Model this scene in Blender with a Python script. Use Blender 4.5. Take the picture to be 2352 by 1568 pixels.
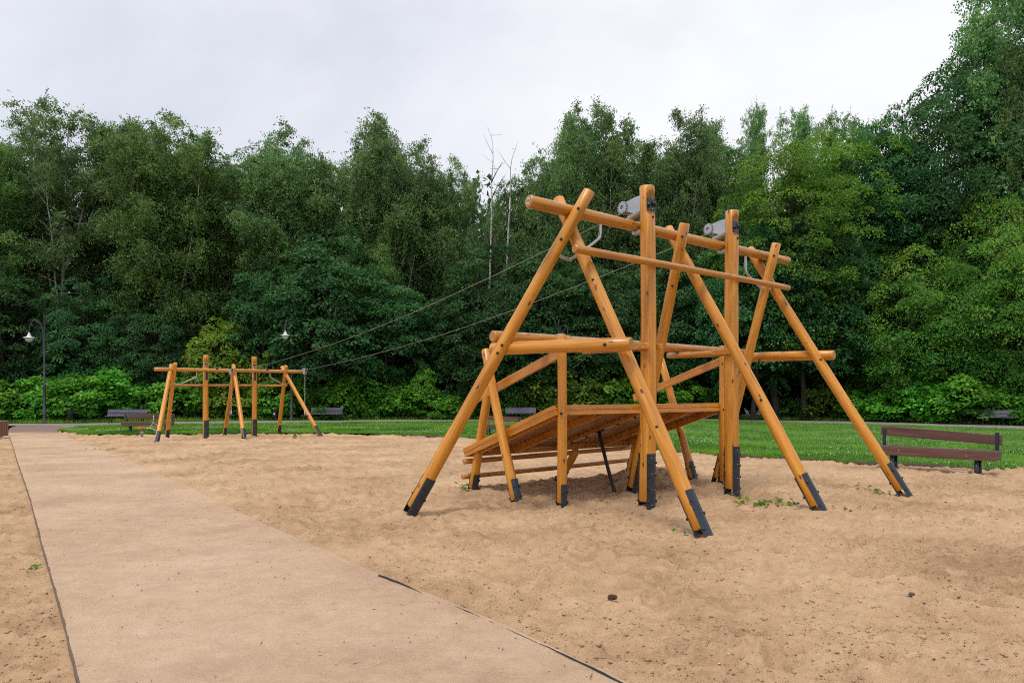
import bpy, bmesh, math, random
import numpy as np
from mathutils import Vector, Matrix
R = math.radians
for o in list(bpy.data.objects):
    bpy.data.objects.remove(o, do_unlink=True)
scene = bpy.context.scene
COL = scene.collection

# ------------------------------------------------------------------ camera
cam_d = bpy.data.cameras.new('camera')
cam = bpy.data.objects.new('camera', cam_d); COL.objects.link(cam)
cam.location = (0, 0, 1.6)
cam.rotation_euler = (R(90), 0, 0)
cam_d.sensor_fit = 'HORIZONTAL'; cam_d.sensor_width = 36.0
cam_d.lens = 36.0 * 1600 / 2352
cam_d.shift_y = 120 / 2352
cam_d.clip_start = 0.1; cam_d.clip_end = 2000
scene.camera = cam

# ------------------------------------------------------------------ world, sun, exposure
SUN_EL, SUN_AZ = 64.0, 208.0          # azimuth clockwise from +Y
world = bpy.data.worlds.new('World'); scene.world = world; world.use_nodes = True
wt = world.node_tree; wt.nodes.clear()
wo = wt.nodes.new('ShaderNodeOutputWorld'); bg = wt.nodes.new('ShaderNodeBackground')
sky = wt.nodes.new('ShaderNodeTexSky'); sky.sky_type = 'NISHITA'; sky.sun_disc = False
sky.sun_elevation = R(SUN_EL); sky.sun_rotation = R(SUN_AZ)
tc = wt.nodes.new('ShaderNodeTexCoord')
mp = wt.nodes.new('ShaderNodeMapping'); mp.inputs['Scale'].default_value = (1.0, 1.0, 2.1); mp.inputs['Location'].default_value = (3.1, 1.7, 0.4)
nz = wt.nodes.new('ShaderNodeTexNoise'); nz.inputs['Scale'].default_value = 1.0; nz.inputs['Detail'].default_value = 6; nz.inputs['Roughness'].default_value = 0.56
nz.inputs['Distortion'].default_value = 0.25
cr = wt.nodes.new('ShaderNodeValToRGB')
cr.color_ramp.elements[0].position = 0.33; cr.color_ramp.elements[0].color = (4.5, 4.65, 5.35, 1)
cr.color_ramp.elements[1].position = 0.60; cr.color_ramp.elements[1].color = (7.0, 7.05, 7.2, 1)
e = cr.color_ramp.elements.new(0.46); e.color = (5.7, 5.85, 6.4, 1)
mx = wt.nodes.new('ShaderNodeMix'); mx.data_type = 'RGBA'; mx.inputs[0].default_value = 0.94
L = wt.links.new
L(tc.outputs['Generated'], mp.inputs['Vector']); L(mp.outputs[0], nz.inputs['Vector']); L(nz.outputs['Fac'], cr.inputs[0])
L(sky.outputs[0], mx.inputs[6]); L(cr.outputs[0], mx.inputs[7]); L(mx.outputs[2], bg.inputs['Color'])
bg.inputs['Strength'].default_value = 0.1
L(bg.outputs[0], wo.inputs[0])
sun_d = bpy.data.lights.new('sun', 'SUN'); sun_d.energy = 1.5; sun_d.angle = R(14); sun_d.color = (1, 0.96, 0.9)
sun = bpy.data.objects.new('sun', sun_d); COL.objects.link(sun)
sd = Vector((math.sin(R(SUN_AZ)) * math.cos(R(SUN_EL)), math.cos(R(SUN_AZ)) * math.cos(R(SUN_EL)), math.sin(R(SUN_EL))))
sun.rotation_euler = sd.to_track_quat('Z', 'Y').to_euler(); sun.location = (0, 0, 60)
vs = scene.view_settings
vs.view_transform = 'Standard'; vs.look = 'None'; vs.gamma = 1; vs.exposure = 0.55; vs.use_curve_mapping = False
scene.render.engine = 'CYCLES'
scene.cycles.max_bounces = 5; scene.cycles.diffuse_bounces = 3; scene.cycles.transmission_bounces = 3; scene.cycles.use_adaptive_sampling = True; scene.cycles.adaptive_threshold = .02; scene.cycles.transparent_max_bounces = 6
scene.cycles.caustics_reflective = False; scene.cycles.caustics_refractive = False
scene.cycles.use_denoising = False; scene.cycles.filter_width = 1.05

# ------------------------------------------------------------------ helpers
WM = {}
def put(o, M=None, parent=None):
    M = M if M is not None else Matrix()
    if o.name not in COL.objects: COL.objects.link(o)
    if parent is not None:
        o.parent = parent
        o.matrix_basis = WM[parent.name].inverted() @ M
    else:
        o.matrix_basis = M
    WM[o.name] = M
    return o
def empty(name, loc, label, cat, group=None, rotz=0.0, scale=(1, 1, 1)):
    o = bpy.data.objects.new(name, None); o.empty_display_size = 0.3
    put(o, Matrix.Translation(loc) @ Matrix.Rotation(rotz, 4, 'Z') @ Matrix.Diagonal((*scale, 1)))
    tag(o, label, cat, group)
    return o
def tag(o, label=None, cat=None, group=None, kind=None):
    if label: o['label'] = label
    if cat: o['category'] = cat
    if group: o['group'] = group
    if kind: o['kind'] = kind
    return o
def mesh(name, v, f, mats=(), smooth=False, mi=None):
    me = bpy.data.meshes.new(name); me.from_pydata([tuple(p) for p in v], [], f)
    for m in mats: me.materials.append(m)
    if smooth: me.polygons.foreach_set('use_smooth', [True] * len(me.polygons))
    if mi is not None: me.polygons.foreach_set('material_index', mi)
    me.update(); return me
def npmesh(name, v, f, mats=(), smooth=False, attr=None):
    """v (n,3) floats, f (m,k) ints of one polygon size k"""
    me = bpy.data.meshes.new(name)
    n, (m, k) = len(v), f.shape
    me.vertices.add(n); me.vertices.foreach_set('co', np.asarray(v, np.float32).ravel())
    me.loops.add(m * k); me.loops.foreach_set('vertex_index', f.astype(np.int32).ravel())
    me.polygons.add(m); me.polygons.foreach_set('loop_start', np.arange(0, m * k, k, dtype=np.int32))
    me.polygons.foreach_set('loop_total', np.full(m, k, np.int32))
    if smooth: me.polygons.foreach_set('use_smooth', np.ones(m, bool))
    for mm in mats: me.materials.append(mm)
    if attr is not None:
        a = me.attributes.new('tint', 'FLOAT', 'POINT'); a.data.foreach_set('value', np.asarray(attr, np.float32))
    me.update(calc_edges=True); return me
def obj(name, me): return bpy.data.objects.new(name, me)
def frame_m(p, x, y, z):
    M = Matrix.Identity(4)
    for i, c in enumerate((x, y, z)):
        for j in range(3): M[j][i] = c[j]
    M.translation = p; return M
def axis_m(p, d, side=None):
    """matrix at p, Z along d, X as near `side` as can be"""
    z = Vector(d).normalized()
    s = Vector(side) if side is not None else (Vector((1, 0, 0)) if abs(z.x) < .9 else Vector((0, 1, 0)))
    x = (s - z * s.dot(z)).normalized(); y = z.cross(x)
    return frame_m(Vector(p), x, y, z)
def lathe(prof, n=20, cap=True):
    v, f = [], []
    for r, z in prof:
        for k in range(n):
            a = 2 * math.pi * k / n; v.append((r * math.cos(a), r * math.sin(a), z))
    for i in range(len(prof) - 1):
        for k in range(n):
            k2 = (k + 1) % n; f.append((i * n + k, i * n + k2, (i + 1) * n + k2, (i + 1) * n + k))
    if cap:
        f.append(tuple(range(n - 1, -1, -1))); f.append(tuple((len(prof) - 1) * n + k for k in range(n)))
    return v, f
def tube(pts, rad, n=8):
    pts = [Vector(p) for p in pts]; m = len(pts)
    rad = rad if hasattr(rad, '__len__') else [rad] * m
    v, f = [], []; up = None
    for i, p in enumerate(pts):
        t = (pts[min(i + 1, m - 1)] - pts[max(i - 1, 0)]).normalized()
        if up is None: up = Vector((1, 0, 0)) if abs(t.x) < .8 else Vector((0, 1, 0))
        up = (up - t * up.dot(t)).normalized(); w = t.cross(up)
        for k in range(n):
            a = 2 * math.pi * k / n; v.append(p + (up * math.cos(a) + w * math.sin(a)) * rad[i])
    for i in range(m - 1):
        for k in range(n):
            k2 = (k + 1) % n; f.append((i * n + k, i * n + k2, (i + 1) * n + k2, (i + 1) * n + k))
    f.append(tuple(range(n - 1, -1, -1))); f.append(tuple((m - 1) * n + k for k in range(n)))
    return v, f
def smooth_pts(pts, k=6):
    pts = [Vector(p) for p in pts]; out = []
    P = [pts[0]] + pts + [pts[-1]]
    for i in range(1, len(P) - 2):
        for j in range(k):
            t = j / k; a, b, c, d = P[i - 1], P[i], P[i + 1], P[i + 2]
            out.append(.5 * ((2 * b) + (c - a) * t + (2 * a - 5 * b + 4 * c - d) * t * t + (3 * b - a - 3 * c + d) * t ** 3))
    out.append(pts[-1]); return out
def box(sx, sy, sz, bev=0.0, c=(0, 0, 0)):
    """box of full sizes with chamfered edges"""
    bm = bmesh.new(); bmesh.ops.create_cube(bm, size=1)
    for q in bm.verts: q.co = Vector((q.co.x * sx + c[0], q.co.y * sy + c[1], q.co.z * sz + c[2]))
    if bev: bmesh.ops.bevel(bm, geom=bm.edges[:], offset=bev, segments=1, affect='EDGES', profile=.5)
    bm.verts.index_update()
    v = [q.co.copy() for q in bm.verts]; f = [[q.index for q in p.verts] for p in bm.faces]
    bm.free(); return v, f
def join(*vf):
    V, F = [], []
    for v, f in vf:
        o = len(V); V += list(v); F += [tuple(i + o for i in p) for p in f]
    return V, F
def moved(vf, M): return [M @ Vector(p) for p in vf[0]], vf[1]

# value noise on the plane
def lattice(seed, n=256): return np.random.default_rng(seed).random((n, n))
def vnoise(x, y, L_):
    n = L_.shape[0]; xi = np.floor(x).astype(int); yi = np.floor(y).astype(int)
    fx = x - xi; fy = y - yi; fx = fx * fx * fx * (fx * (fx * 6 - 15) + 10); fy = fy * fy * fy * (fy * (fy * 6 - 15) + 10)
    x0, x1, y0, y1 = xi % n, (xi + 1) % n, yi % n, (yi + 1) % n
    return (L_[x0, y0] * (1 - fx) + L_[x1, y0] * fx) * (1 - fy) + (L_[x0, y1] * (1 - fx) + L_[x1, y1] * fx) * fy - .5
NL = [lattice(k) for k in range(8)]
def fbm(x, y, s, o=4, k0=0, gain=.5):
    a, t = 1.0, 0.0
    for k in range(o):
        t = t + a * vnoise(x * s + 17.3 * k, y * s + 9.1 * k, NL[(k + k0) % 8]); s *= 2.03; a *= gain
    return t
def dents(x, y, cell, seed, lo=.25, hi=.5):
    """hollows with a raised rim, one per jittered cell (footprints)"""
    rg = np.random.default_rng(seed); n = 128
    jx, jy, ja, jr, jd = (rg.random((n, n)) for _ in range(5))
    X, Y = x / cell, y / cell; xi = np.floor(X).astype(int); yi = np.floor(Y).astype(int); out = np.zeros_like(X)
    for dx in (-1, 0, 1):
        for dy in (-1, 0, 1):
            a, b = (xi + dx) % n, (yi + dy) % n
            px = X - (xi + dx + jx[a, b]); py = Y - (yi + dy + jy[a, b])
            th = ja[a, b] * math.pi; c, s_ = np.cos(th), np.sin(th)
            qx = (px * c + py * s_) / (lo + (hi - lo) * jr[a, b]); qy = (-px * s_ + py * c) / ((lo + (hi - lo) * jr[a, b]) * .55)
            r2 = qx * qx + qy * qy
            out += (jd[a, b] > .35) * jd[a, b] * (-np.exp(-r2 ** 1.5 * 2.4) + .55 * np.exp(-(np.sqrt(r2) - 1.25) ** 2 * 6))
    return out

# ------------------------------------------------------------------ materials
def newmat(name):
    m = bpy.data.materials.new(name); m.use_nodes = True; nt = m.node_tree
    b = nt.nodes['Principled BSDF']; return m, nt, b
def N(nt, t, **kw):
    n = nt.nodes.new(t)
    for k, v_ in kw.items():
        if k in n.inputs: n.inputs[k].default_value = v_
        else: setattr(n, k, v_)
    return n
def ramp(nt, fac, stops):
    r = nt.nodes.new('ShaderNodeValToRGB'); el = r.color_ramp.elements
    while len(el) < len(stops): el.new(.5)
    for e_, (p, c) in zip(el, stops): e_.position = p; e_.color = (*c, 1) if len(c) == 3 else c
    nt.links.new(fac, r.inputs[0]); return r.outputs[0]
def mixc(nt, fac, a, b, mode='MIX'):
    m = nt.nodes.new('ShaderNodeMix'); m.data_type = 'RGBA'; m.blend_type = mode
    for s, val in ((0, fac), (6, a), (7, b)):
        if hasattr(val, 'is_linked') or hasattr(val, 'links'): nt.links.new(val, m.inputs[s])
        else: m.inputs[s].default_value = val if s == 0 else (*val, 1)
    return m.outputs[2]
def noise(nt, vec, scale, detail=4, rough=.55, dist=0):
    n = nt.nodes.new('ShaderNodeTexNoise'); n.inputs['Scale'].default_value = scale; n.inputs['Detail'].default_value = detail
    n.inputs['Roughness'].default_value = rough; n.inputs['Distortion'].default_value = dist
    if vec is not None: nt.links.new(vec, n.inputs['Vector'])
    return n.outputs['Fac']
def mth(nt, op, a, b=None, clamp=False):
    m = nt.nodes.new('ShaderNodeMath'); m.operation = op; m.use_clamp = clamp
    for i, val in enumerate((a, b)):
        if val is None: continue
        if hasattr(val, 'links'): nt.links.new(val, m.inputs[i])
        else: m.inputs[i].default_value = val
    return m.outputs[0]
def objvec(nt, scale=(1, 1, 1), rnd=True):
    t = nt.nodes.new('ShaderNodeTexCoord'); mpp = nt.nodes.new('ShaderNodeMapping'); mpp.inputs['Scale'].default_value = scale
    nt.links.new(t.outputs['Object'], mpp.inputs['Vector'])
    if rnd:
        oi = nt.nodes.new('ShaderNodeObjectInfo'); ml = mth(nt, 'MULTIPLY', oi.outputs['Random'], 37.0)
        cb = nt.nodes.new('ShaderNodeCombineXYZ')
        for i in range(3): nt.links.new(ml, cb.inputs[i])
        nt.links.new(cb.outputs[0], mpp.inputs['Location'])
    return mpp.outputs[0]
def bump(nt, b, h, strength=.3, dist=.01):
    n = nt.nodes.new('ShaderNodeBump'); n.inputs['Strength'].default_value = strength; n.inputs['Distance'].default_value = dist
    nt.links.new(h, n.inputs['Height']); nt.links.new(n.outputs[0], b.inputs['Normal'])

def wood_mat(name, dark, mid, light, worn=0.0, axis='z', knots=True, rough=.36):
    m, nt, b = newmat(name)
    sc = {'z': (1, 1, .055), 'x': (.055, 1, 1)}[axis]
    v = objvec(nt, sc)
    g1 = noise(nt, v, 38, 5, .62, .4); g2 = noise(nt, v, 9, 3, .5, .8)
    f = mth(nt, 'ADD', mth(nt, 'MULTIPLY', g1, .55), mth(nt, 'MULTIPLY', g2, .45))
    c = ramp(nt, f, [(.34, dark), (.49, mid), (.63, light)])
    v3 = objvec(nt, (1, 1, 1)); lo = noise(nt, v3, 1.6, 2)
    c = mixc(nt, mth(nt, 'MULTIPLY', lo, .3), c, tuple(.7 * q for q in mid))
    if knots:
        ks = {'z': (8, 8, 3.2), 'x': (3.2, 8, 8)}[axis]
        vk = objvec(nt, ks)
        vo = nt.nodes.new('ShaderNodeTexVoronoi'); nt.links.new(vk, vo.inputs['Vector']); vo.inputs['Scale'].default_value = 1.0
        kd = mth(nt, 'ADD', vo.outputs['Distance'], mth(nt, 'MULTIPLY', mth(nt, 'SUBTRACT', noise(nt, v3, 40, 2), .5), .10))
        kf = ramp(nt, kd, [(.07, (1, 1, 1)), (.115, (.4, .4, .4)), (.15, (0, 0, 0))])
        c = mixc(nt, kf, c, (.10, .028, .006))
    # drying checks along the grain
    vc = objvec(nt, {'z': (1, 1, .03), 'x': (.03, 1, 1)}[axis]); ck = noise(nt, vc, 26, 3, .6)
    cf = ramp(nt, ck, [(.665, (0, 0, 0)), (.70, (1, 1, 1))])
    c = mixc(nt, mth(nt, 'MULTIPLY', cf, .65), c, (.07, .022, .008))
    # scuffs and grime
    sf = ramp(nt, noise(nt, v3, 7, 5, .7), [(.62, (0, 0, 0)), (.76, (1, 1, 1))])
    c = mixc(nt, mth(nt, 'MULTIPLY', sf, .28), c, (.20, .085, .03))
    if worn:
        ge = nt.nodes.new('ShaderNodeNewGeometry'); sx = nt.nodes.new('ShaderNodeSeparateXYZ'); nt.links.new(ge.outputs['Normal'], sx.inputs[0])
        wf = ramp(nt, mth(nt, 'ADD', mth(nt, 'MULTIPLY', sx.outputs['Z'], .5), mth(nt, 'MULTIPLY', noise(nt, v3, 9, 5, .7), .6)), [(.60, (0, 0, 0)), (.74, (1, 1, 1))])
        c = mixc(nt, mth(nt, 'MULTIPLY', wf, worn), c, mixc(nt, ramp(nt, noise(nt, v3, 16, 4, .7), [(.42, (0, 0, 0)), (.58, (1, 1, 1))]), (.10, .062, .042), (.44, .34, .28)))
    nt.links.new(c, b.inputs['Base Color'])
    rr = ramp(nt, g2, [(.3, (rough - .06,) * 3), (.7, (rough + .16,) * 3)]); nt.links.new(rr, b.inputs['Roughness'])
    b.inputs['Coat Weight'].default_value = .30; b.inputs['Coat Roughness'].default_value = .24
    hh = mth(nt, 'SUBTRACT', g1, mth(nt, 'MULTIPLY', cf, 1.2)); bump(nt, b, hh, .25, .004)
    return m
WOOD = wood_mat('orange_stained_pine', (.36, .128, .009), (.60, .240, .018), (.75, .340, .042))
WOODW = wood_mat('worn_stained_pine', (.32, .112, .009), (.53, .208, .018), (.68, .30, .040), worn=.85)
WOODX = wood_mat('orange_stained_board', (.33, .115, .008), (.56, .215, .016), (.70, .31, .036), axis='x')
WOODU = wood_mat('deck_board_wood', (.21, .090, .030), (.35, .155, .056), (.46, .21, .080), axis='x', knots=False, rough=.5)
def endgrain():
    m, nt, b = newmat('end_grain')
    v = objvec(nt, (1, 1, 0), rnd=False); ln = nt.nodes.new('ShaderNodeVectorMath'); ln.operation = 'LENGTH'; nt.links.new(v, ln.inputs[0])
    nn = noise(nt, v, 30, 3)
    s = mth(nt, 'SINE', mth(nt, 'MULTIPLY', mth(nt, 'ADD', ln.outputs['Value'], mth(nt, 'MULTIPLY', nn, .012)), 640))
    c = ramp(nt, mth(nt, 'ADD', mth(nt, 'MULTIPLY', s, .3), mth(nt, 'MULTIPLY', nn, .7)), [(.2, (.33, .13, .03)), (.6, (.62, .29, .07))])
    nt.links.new(c, b.inputs['Base Color']); b.inputs['Roughness'].default_value = .55; return m
ENDG = endgrain()
def plain(name, col, rough=.5, metal=0.0, var=.25, scale=25, bstr=.08):
    m, nt, b = newmat(name); v = objvec(nt)
    n = noise(nt, v, scale, 5, .65); n2 = noise(nt, v, scale * .15, 3)
    c = ramp(nt, mth(nt, 'ADD', mth(nt, 'MULTIPLY', n, .5), mth(nt, 'MULTIPLY', n2, .5)), [(.3, tuple(q * (1 - var) for q in col)), (.7, tuple(min(1, q * (1 + var)) for q in col))])
    nt.links.new(c, b.inputs['Base Color']); b.inputs['Roughness'].default_value = rough; b.inputs['Metallic'].default_value = metal
    if bstr: bump(nt, b, n, bstr, .004)
    return m
SHOE = plain('dark_powder_coated_steel', (.026, .036, .052), .36, .3, .35, 30)
CAPM = plain('black_plastic_cap', (.012, .012, .014), .35, 0, .1)
RIVET = plain('zinc_rivet', (.45, .45, .43), .35, .8, .2)
GALV = plain('galvanised_steel', (.42, .44, .46), .42, .55, .25, 40)
TUBEM = plain('stainless_tube', (.50, .48, .46), .30, .85, .12)
CABLE = plain('steel_cable', (.30, .28, .25), .5, .5, .2, 60)
BLACK = plain('black_rubber', (.012, .013, .015), .6, 0, .2)
LAMPM = plain('graphite_lamp_paint', (.050, .050, .070), .42, .2, .2)
LAMPW = plain('white_lamp_enamel', (.62, .63, .66), .35, 0, .08)
GLOBE = plain('opal_globe', (.66, .66, .63), .25, 0, .05)
SLAT = plain('grey_violet_slat_paint', (.125, .120, .165), .42, 0, .3, 18)
IRON = plain('cast_iron', (.018, .018, .022), .45, .3, .2)
def benchwood():
    m = wood_mat('brown_bench_stain', (.056, .023, .019), (.106, .044, .036), (.155, .070, .058), axis='x', rough=.48); return m
BENCH = benchwood()
BINW = wood_mat('bin_slat_wood', (.16, .07, .045), (.27, .125, .08), (.36, .18, .12), axis='z', knots=False, rough=.6)
LABELM = plain('white_label', (.7, .7, .68), .5, 0, .05)
BARKD = plain('grey_brown_bark', (.050, .040, .032), .85, 0, .5, 9, .5)
def birchbark():
    m, nt, b = newmat('birch_bark'); v = objvec(nt, (1, 1, 3.5)); n = noise(nt, v, 3.2, 5, .7); v2 = objvec(nt, (1, 1, 9)); n2 = noise(nt, v2, 2.2, 3)
    c = ramp(nt, n, [(.36, (.05, .045, .04)), (.45, (.42, .40, .37)), (.7, (.60, .58, .54))])
    c = mixc(nt, ramp(nt, n2, [(.56, (0, 0, 0)), (.64, (1, 1, 1))]), c, (.06, .055, .05))
    nt.links.new(c, b.inputs['Base Color']); b.inputs['Roughness'].default_value = .7; return m
BIRCHB = birchbark()
def leafmat(name, dark, mid, light, trans=.46, tip=None):
    m, nt, b = newmat(name)
    a = nt.nodes.new('ShaderNodeAttribute'); a.attribute_name = 'tint'
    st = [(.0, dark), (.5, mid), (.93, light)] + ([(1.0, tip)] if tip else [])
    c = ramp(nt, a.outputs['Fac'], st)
    oi = nt.nodes.new('ShaderNodeObjectInfo'); hs = nt.nodes.new('ShaderNodeHueSaturation')
    nt.links.new(c, hs.inputs['Color']); nt.links.new(mth(nt, 'ADD', mth(nt, 'MULTIPLY', oi.outputs['Random'], .03), .485), hs.inputs['Hue'])
    nt.links.new(mth(nt, 'ADD', mth(nt, 'MULTIPLY', oi.outputs['Random'], .45), .78), hs.inputs['Value'])
    nt.links.new(hs.outputs[0], b.inputs['Base Color']); b.inputs['Roughness'].default_value = .55; b.inputs['Specular IOR Level'].default_value = .22
    tr = nt.nodes.new('ShaderNodeBsdfTranslucent'); nt.links.new(hs.outputs[0], tr.inputs['Color'])
    ms = nt.nodes.new('ShaderNodeMixShader'); ms.inputs[0].default_value = trans
    nt.links.new(b.outputs[0], ms.inputs[1]); nt.links.new(tr.outputs[0], ms.inputs[2])
    nt.links.new(ms.outputs[0], nt.nodes['Material Output'].inputs['Surface']); return m
LF_BIRCH = leafmat('birch_leaves', (0.069, 0.161, 0.058), (0.166, 0.312, 0.102), (0.341, 0.494, 0.162))
LF_BIRCHL = leafmat('birch_leaves_light', (0.067, 0.160, 0.044), (0.167, 0.312, 0.082), (0.318, 0.478, 0.140))
LF_MAPLED = leafmat('maple_leaves_dark', (0.029, 0.101, 0.034), (0.060, 0.179, 0.057), (0.121, 0.273, 0.081))
LF_MAPLEB = leafmat('maple_leaves_bright', (0.053, 0.139, 0.018), (0.131, 0.260, 0.028), (0.263, 0.405, 0.045))
LF_ELDER = leafmat('box_elder_leaves', (0.047, 0.166, 0.033), (0.116, 0.309, 0.051), (0.255, 0.510, 0.068), tip=(.30, .38, .06))
LF_SHRUB = leafmat('shrub_leaves', (0.053, 0.198, 0.023), (0.123, 0.377, 0.038), (0.254, 0.575, 0.064))
LF_SHRUBY = leafmat('shrub_leaves_yellowish', (0.066, 0.158, 0.022), (0.158, 0.290, 0.034), (0.317, 0.449, 0.054))
LF_BACK = leafmat('far_wood_leaves', (0.034, 0.092, 0.033), (0.074, 0.162, 0.052), (0.139, 0.259, 0.077))
LF_WEED = leafmat('sand_weed_leaves', (.07, .14, .012), (.15, .22, .018), (.28, .30, .03), .3)
GRASSM = leafmat('grass_blades', (.060, .165, .012), (.125, .300, .020), (.23, .42, .040), .3)
FLOWERM = plain('white_clover', (.62, .64, .58), .7, 0, .1, 5, 0)

def sandmat(name, a, b_, c_, path=False):
    m, nt, b = newmat(name); v = objvec(nt, rnd=False)
    n1 = noise(nt, v, .55, 4, .6); n2 = noise(nt, v, 5, 5, .7); n3 = noise(nt, v, 130, 3, .7); n4 = noise(nt, v, 38, 4, .75)
    f = mth(nt, 'ADD', mth(nt, 'ADD', mth(nt, 'MULTIPLY', n1, .40), mth(nt, 'MULTIPLY', n2, .25)), mth(nt, 'ADD', mth(nt, 'MULTIPLY', n3, .22), mth(nt, 'MULTIPLY', n4, .13)))
    c = ramp(nt, f, [(.40, a), (.5, b_), (.60, c_)])
    # dark grains and crumbs of bark, pale grit
    vo = nt.nodes.new('ShaderNodeTexVoronoi'); vo.inputs['Scale'].default_value = 30; nt.links.new(v, vo.inputs['Vector'])
    df = ramp(nt, vo.outputs['Distance'], [(.06, (1, 1, 1)), (.13, (0, 0, 0))])
    df = mth(nt, 'MULTIPLY', df, ramp(nt, noise(nt, v, 1.3, 3), [(.44, (0, 0, 0)), (.58, (1, 1, 1))]))
    c = mixc(nt, mth(nt, 'MULTIPLY', df, .2), c, (.14, .085, .055))
    if path:
        pk = ramp(nt, noise(nt, v, .9, 5, .65), [(.52, (0, 0, 0)), (.70, (1, 1, 1))])
        c = mixc(nt, mth(nt, 'MULTIPLY', pk, .55), c, (.40, .27, .20))
        gr = ramp(nt, noise(nt, v, 75, 3, .8), [(.60, (0, 0, 0)), (.68, (1, 1, 1))])
        c = mixc(nt, mth(nt, 'MULTIPLY', gr, .40), c, (.20, .12, .085))
        # old paving shows where the sand thins out
        sx = nt.nodes.new('ShaderNodeSeparateXYZ'); tcc = nt.nodes.new('ShaderNodeTexCoord'); nt.links.new(tcc.outputs['Object'], sx.inputs[0])
        far = ramp(nt, mth(nt, 'ADD', mth(nt, 'DIVIDE', sx.outputs['Y'], 60), mth(nt, 'MULTIPLY', n1, .05)), [(.565, (0, 0, 0)), (.60, (1, 1, 1))])
        c = mixc(nt, far, c, mixc(nt, n4, (.19, .125, .105), (.31, .215, .185)))
    nt.links.new(c, b.inputs['Base Color']); b.inputs['Roughness'].default_value = .92; b.inputs['Specular IOR Level'].default_value = .2
    h = mth(nt, 'ADD', mth(nt, 'MULTIPLY', n4, 1.0), mth(nt, 'MULTIPLY', n3, .5)); bump(nt, b, h, .9 if not path else .8, .02)
    return m
SAND = sandmat('sand', (.335, .205, .114), (.52, .338, .194), (.63, .432, .268))
PATHM = sandmat('sandy_path', (.42, .275, .178), (.545, .375, .245), (.63, .455, .32), path=True)
def groundmat(name, a, b_, s=3, rough=.95):
    m, nt, b = newmat(name); v = objvec(nt, rnd=False); n = noise(nt, v, s, 6, .7)
    nt.links.new(ramp(nt, n, [(.3, a), (.7, b_)]), b.inputs['Base Color']); b.inputs['Roughness'].default_value = rough; bump(nt, b, noise(nt, v, s * 8, 4), .4, .02); return m
LAWNM = groundmat('lawn_turf', (.045, .12, .010), (.095, .21, .018), 2.2)
SOIL = groundmat('forest_soil', (.012, .014, .007), (.030, .030, .014), .8)
ASPH = groundmat('grey_walk', (.19, .16, .145), (.30, .26, .235), 2.0)

# ------------------------------------------------------------------ terrain
def g(y):
    t = np.clip((np.asarray(y, float) - 11) / 20, 0, 1); return -.28 * t * t * (3 - 2 * t)
def gz(y): return float(g(y))
PATH_L = np.array([(-1.9, 2.0), (-2.31, 3.73), (-2.4, 3.86), (-3.34, 5.16), (-4.84, 7.19), (-7.19, 10.41), (-12.1, 17.04), (-17.01, 23.75), (-21.9, 30.37), (-24.74, 34.18), (-27.6, 38.3), (-29.2, 41.2)])
PATH_R = np.array([(1.5, 2.0), (.70, 3.68), (.59, 3.86), (.30, 4.26), (-.08, 4.78), (-.52, 5.32), (-1.16, 6.08), (-1.86, 6.99), (-3.06, 8.5), (-5.74, 12.15), (-8.08, 15.28), (-11.75, 20.3), (-22.87, 34.98), (-24.6, 38.4), (-25.4, 41.2)])
LN = np.array([(-23.0, 35.3), (-19.52, 32.0), (-17.34, 31.7), (-15.69, 32.3), (-13.81, 32.7), (-11.9, 33.0), (-9.01, 33.0), (-5.52, 32.0), (-2.37, 30.05), (-1.38, 29.1), (1.99, 25.7), (4.46, 22.0), (5.68, 19.3), (6.98, 17.8), (8.54, 15.9), (9.75, 15.05), (10.6, 14.4), (14.5, 12.6), (20, 11)])
xl = lambda y: np.interp(y, PATH_L[:, 1], PATH_L[:, 0])
xr = lambda y: np.interp(y, PATH_R[:, 1], PATH_R[:, 0])
EU = Vector((.775, .632, 0)).normalized(); EV = Vector((-EU.y, EU.x, 0))
P1 = Vector((1.864, 9.62, 0))
sstep = lambda t: np.clip(t, 0, 1) ** 2 * (3 - 2 * np.clip(t, 0, 1))
FEET = [(0, 0), (2.04, 0), (-2.78, 1.68), (-1.05, -1.70), (.985, 1.14), (1.55, -1.68), (2.98, .94), (4.1, -1.74), (-.89, .765), (2.95, .765), (-1.06, 1.53), (3.16, 1.53), (.86, 1.36)]
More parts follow.
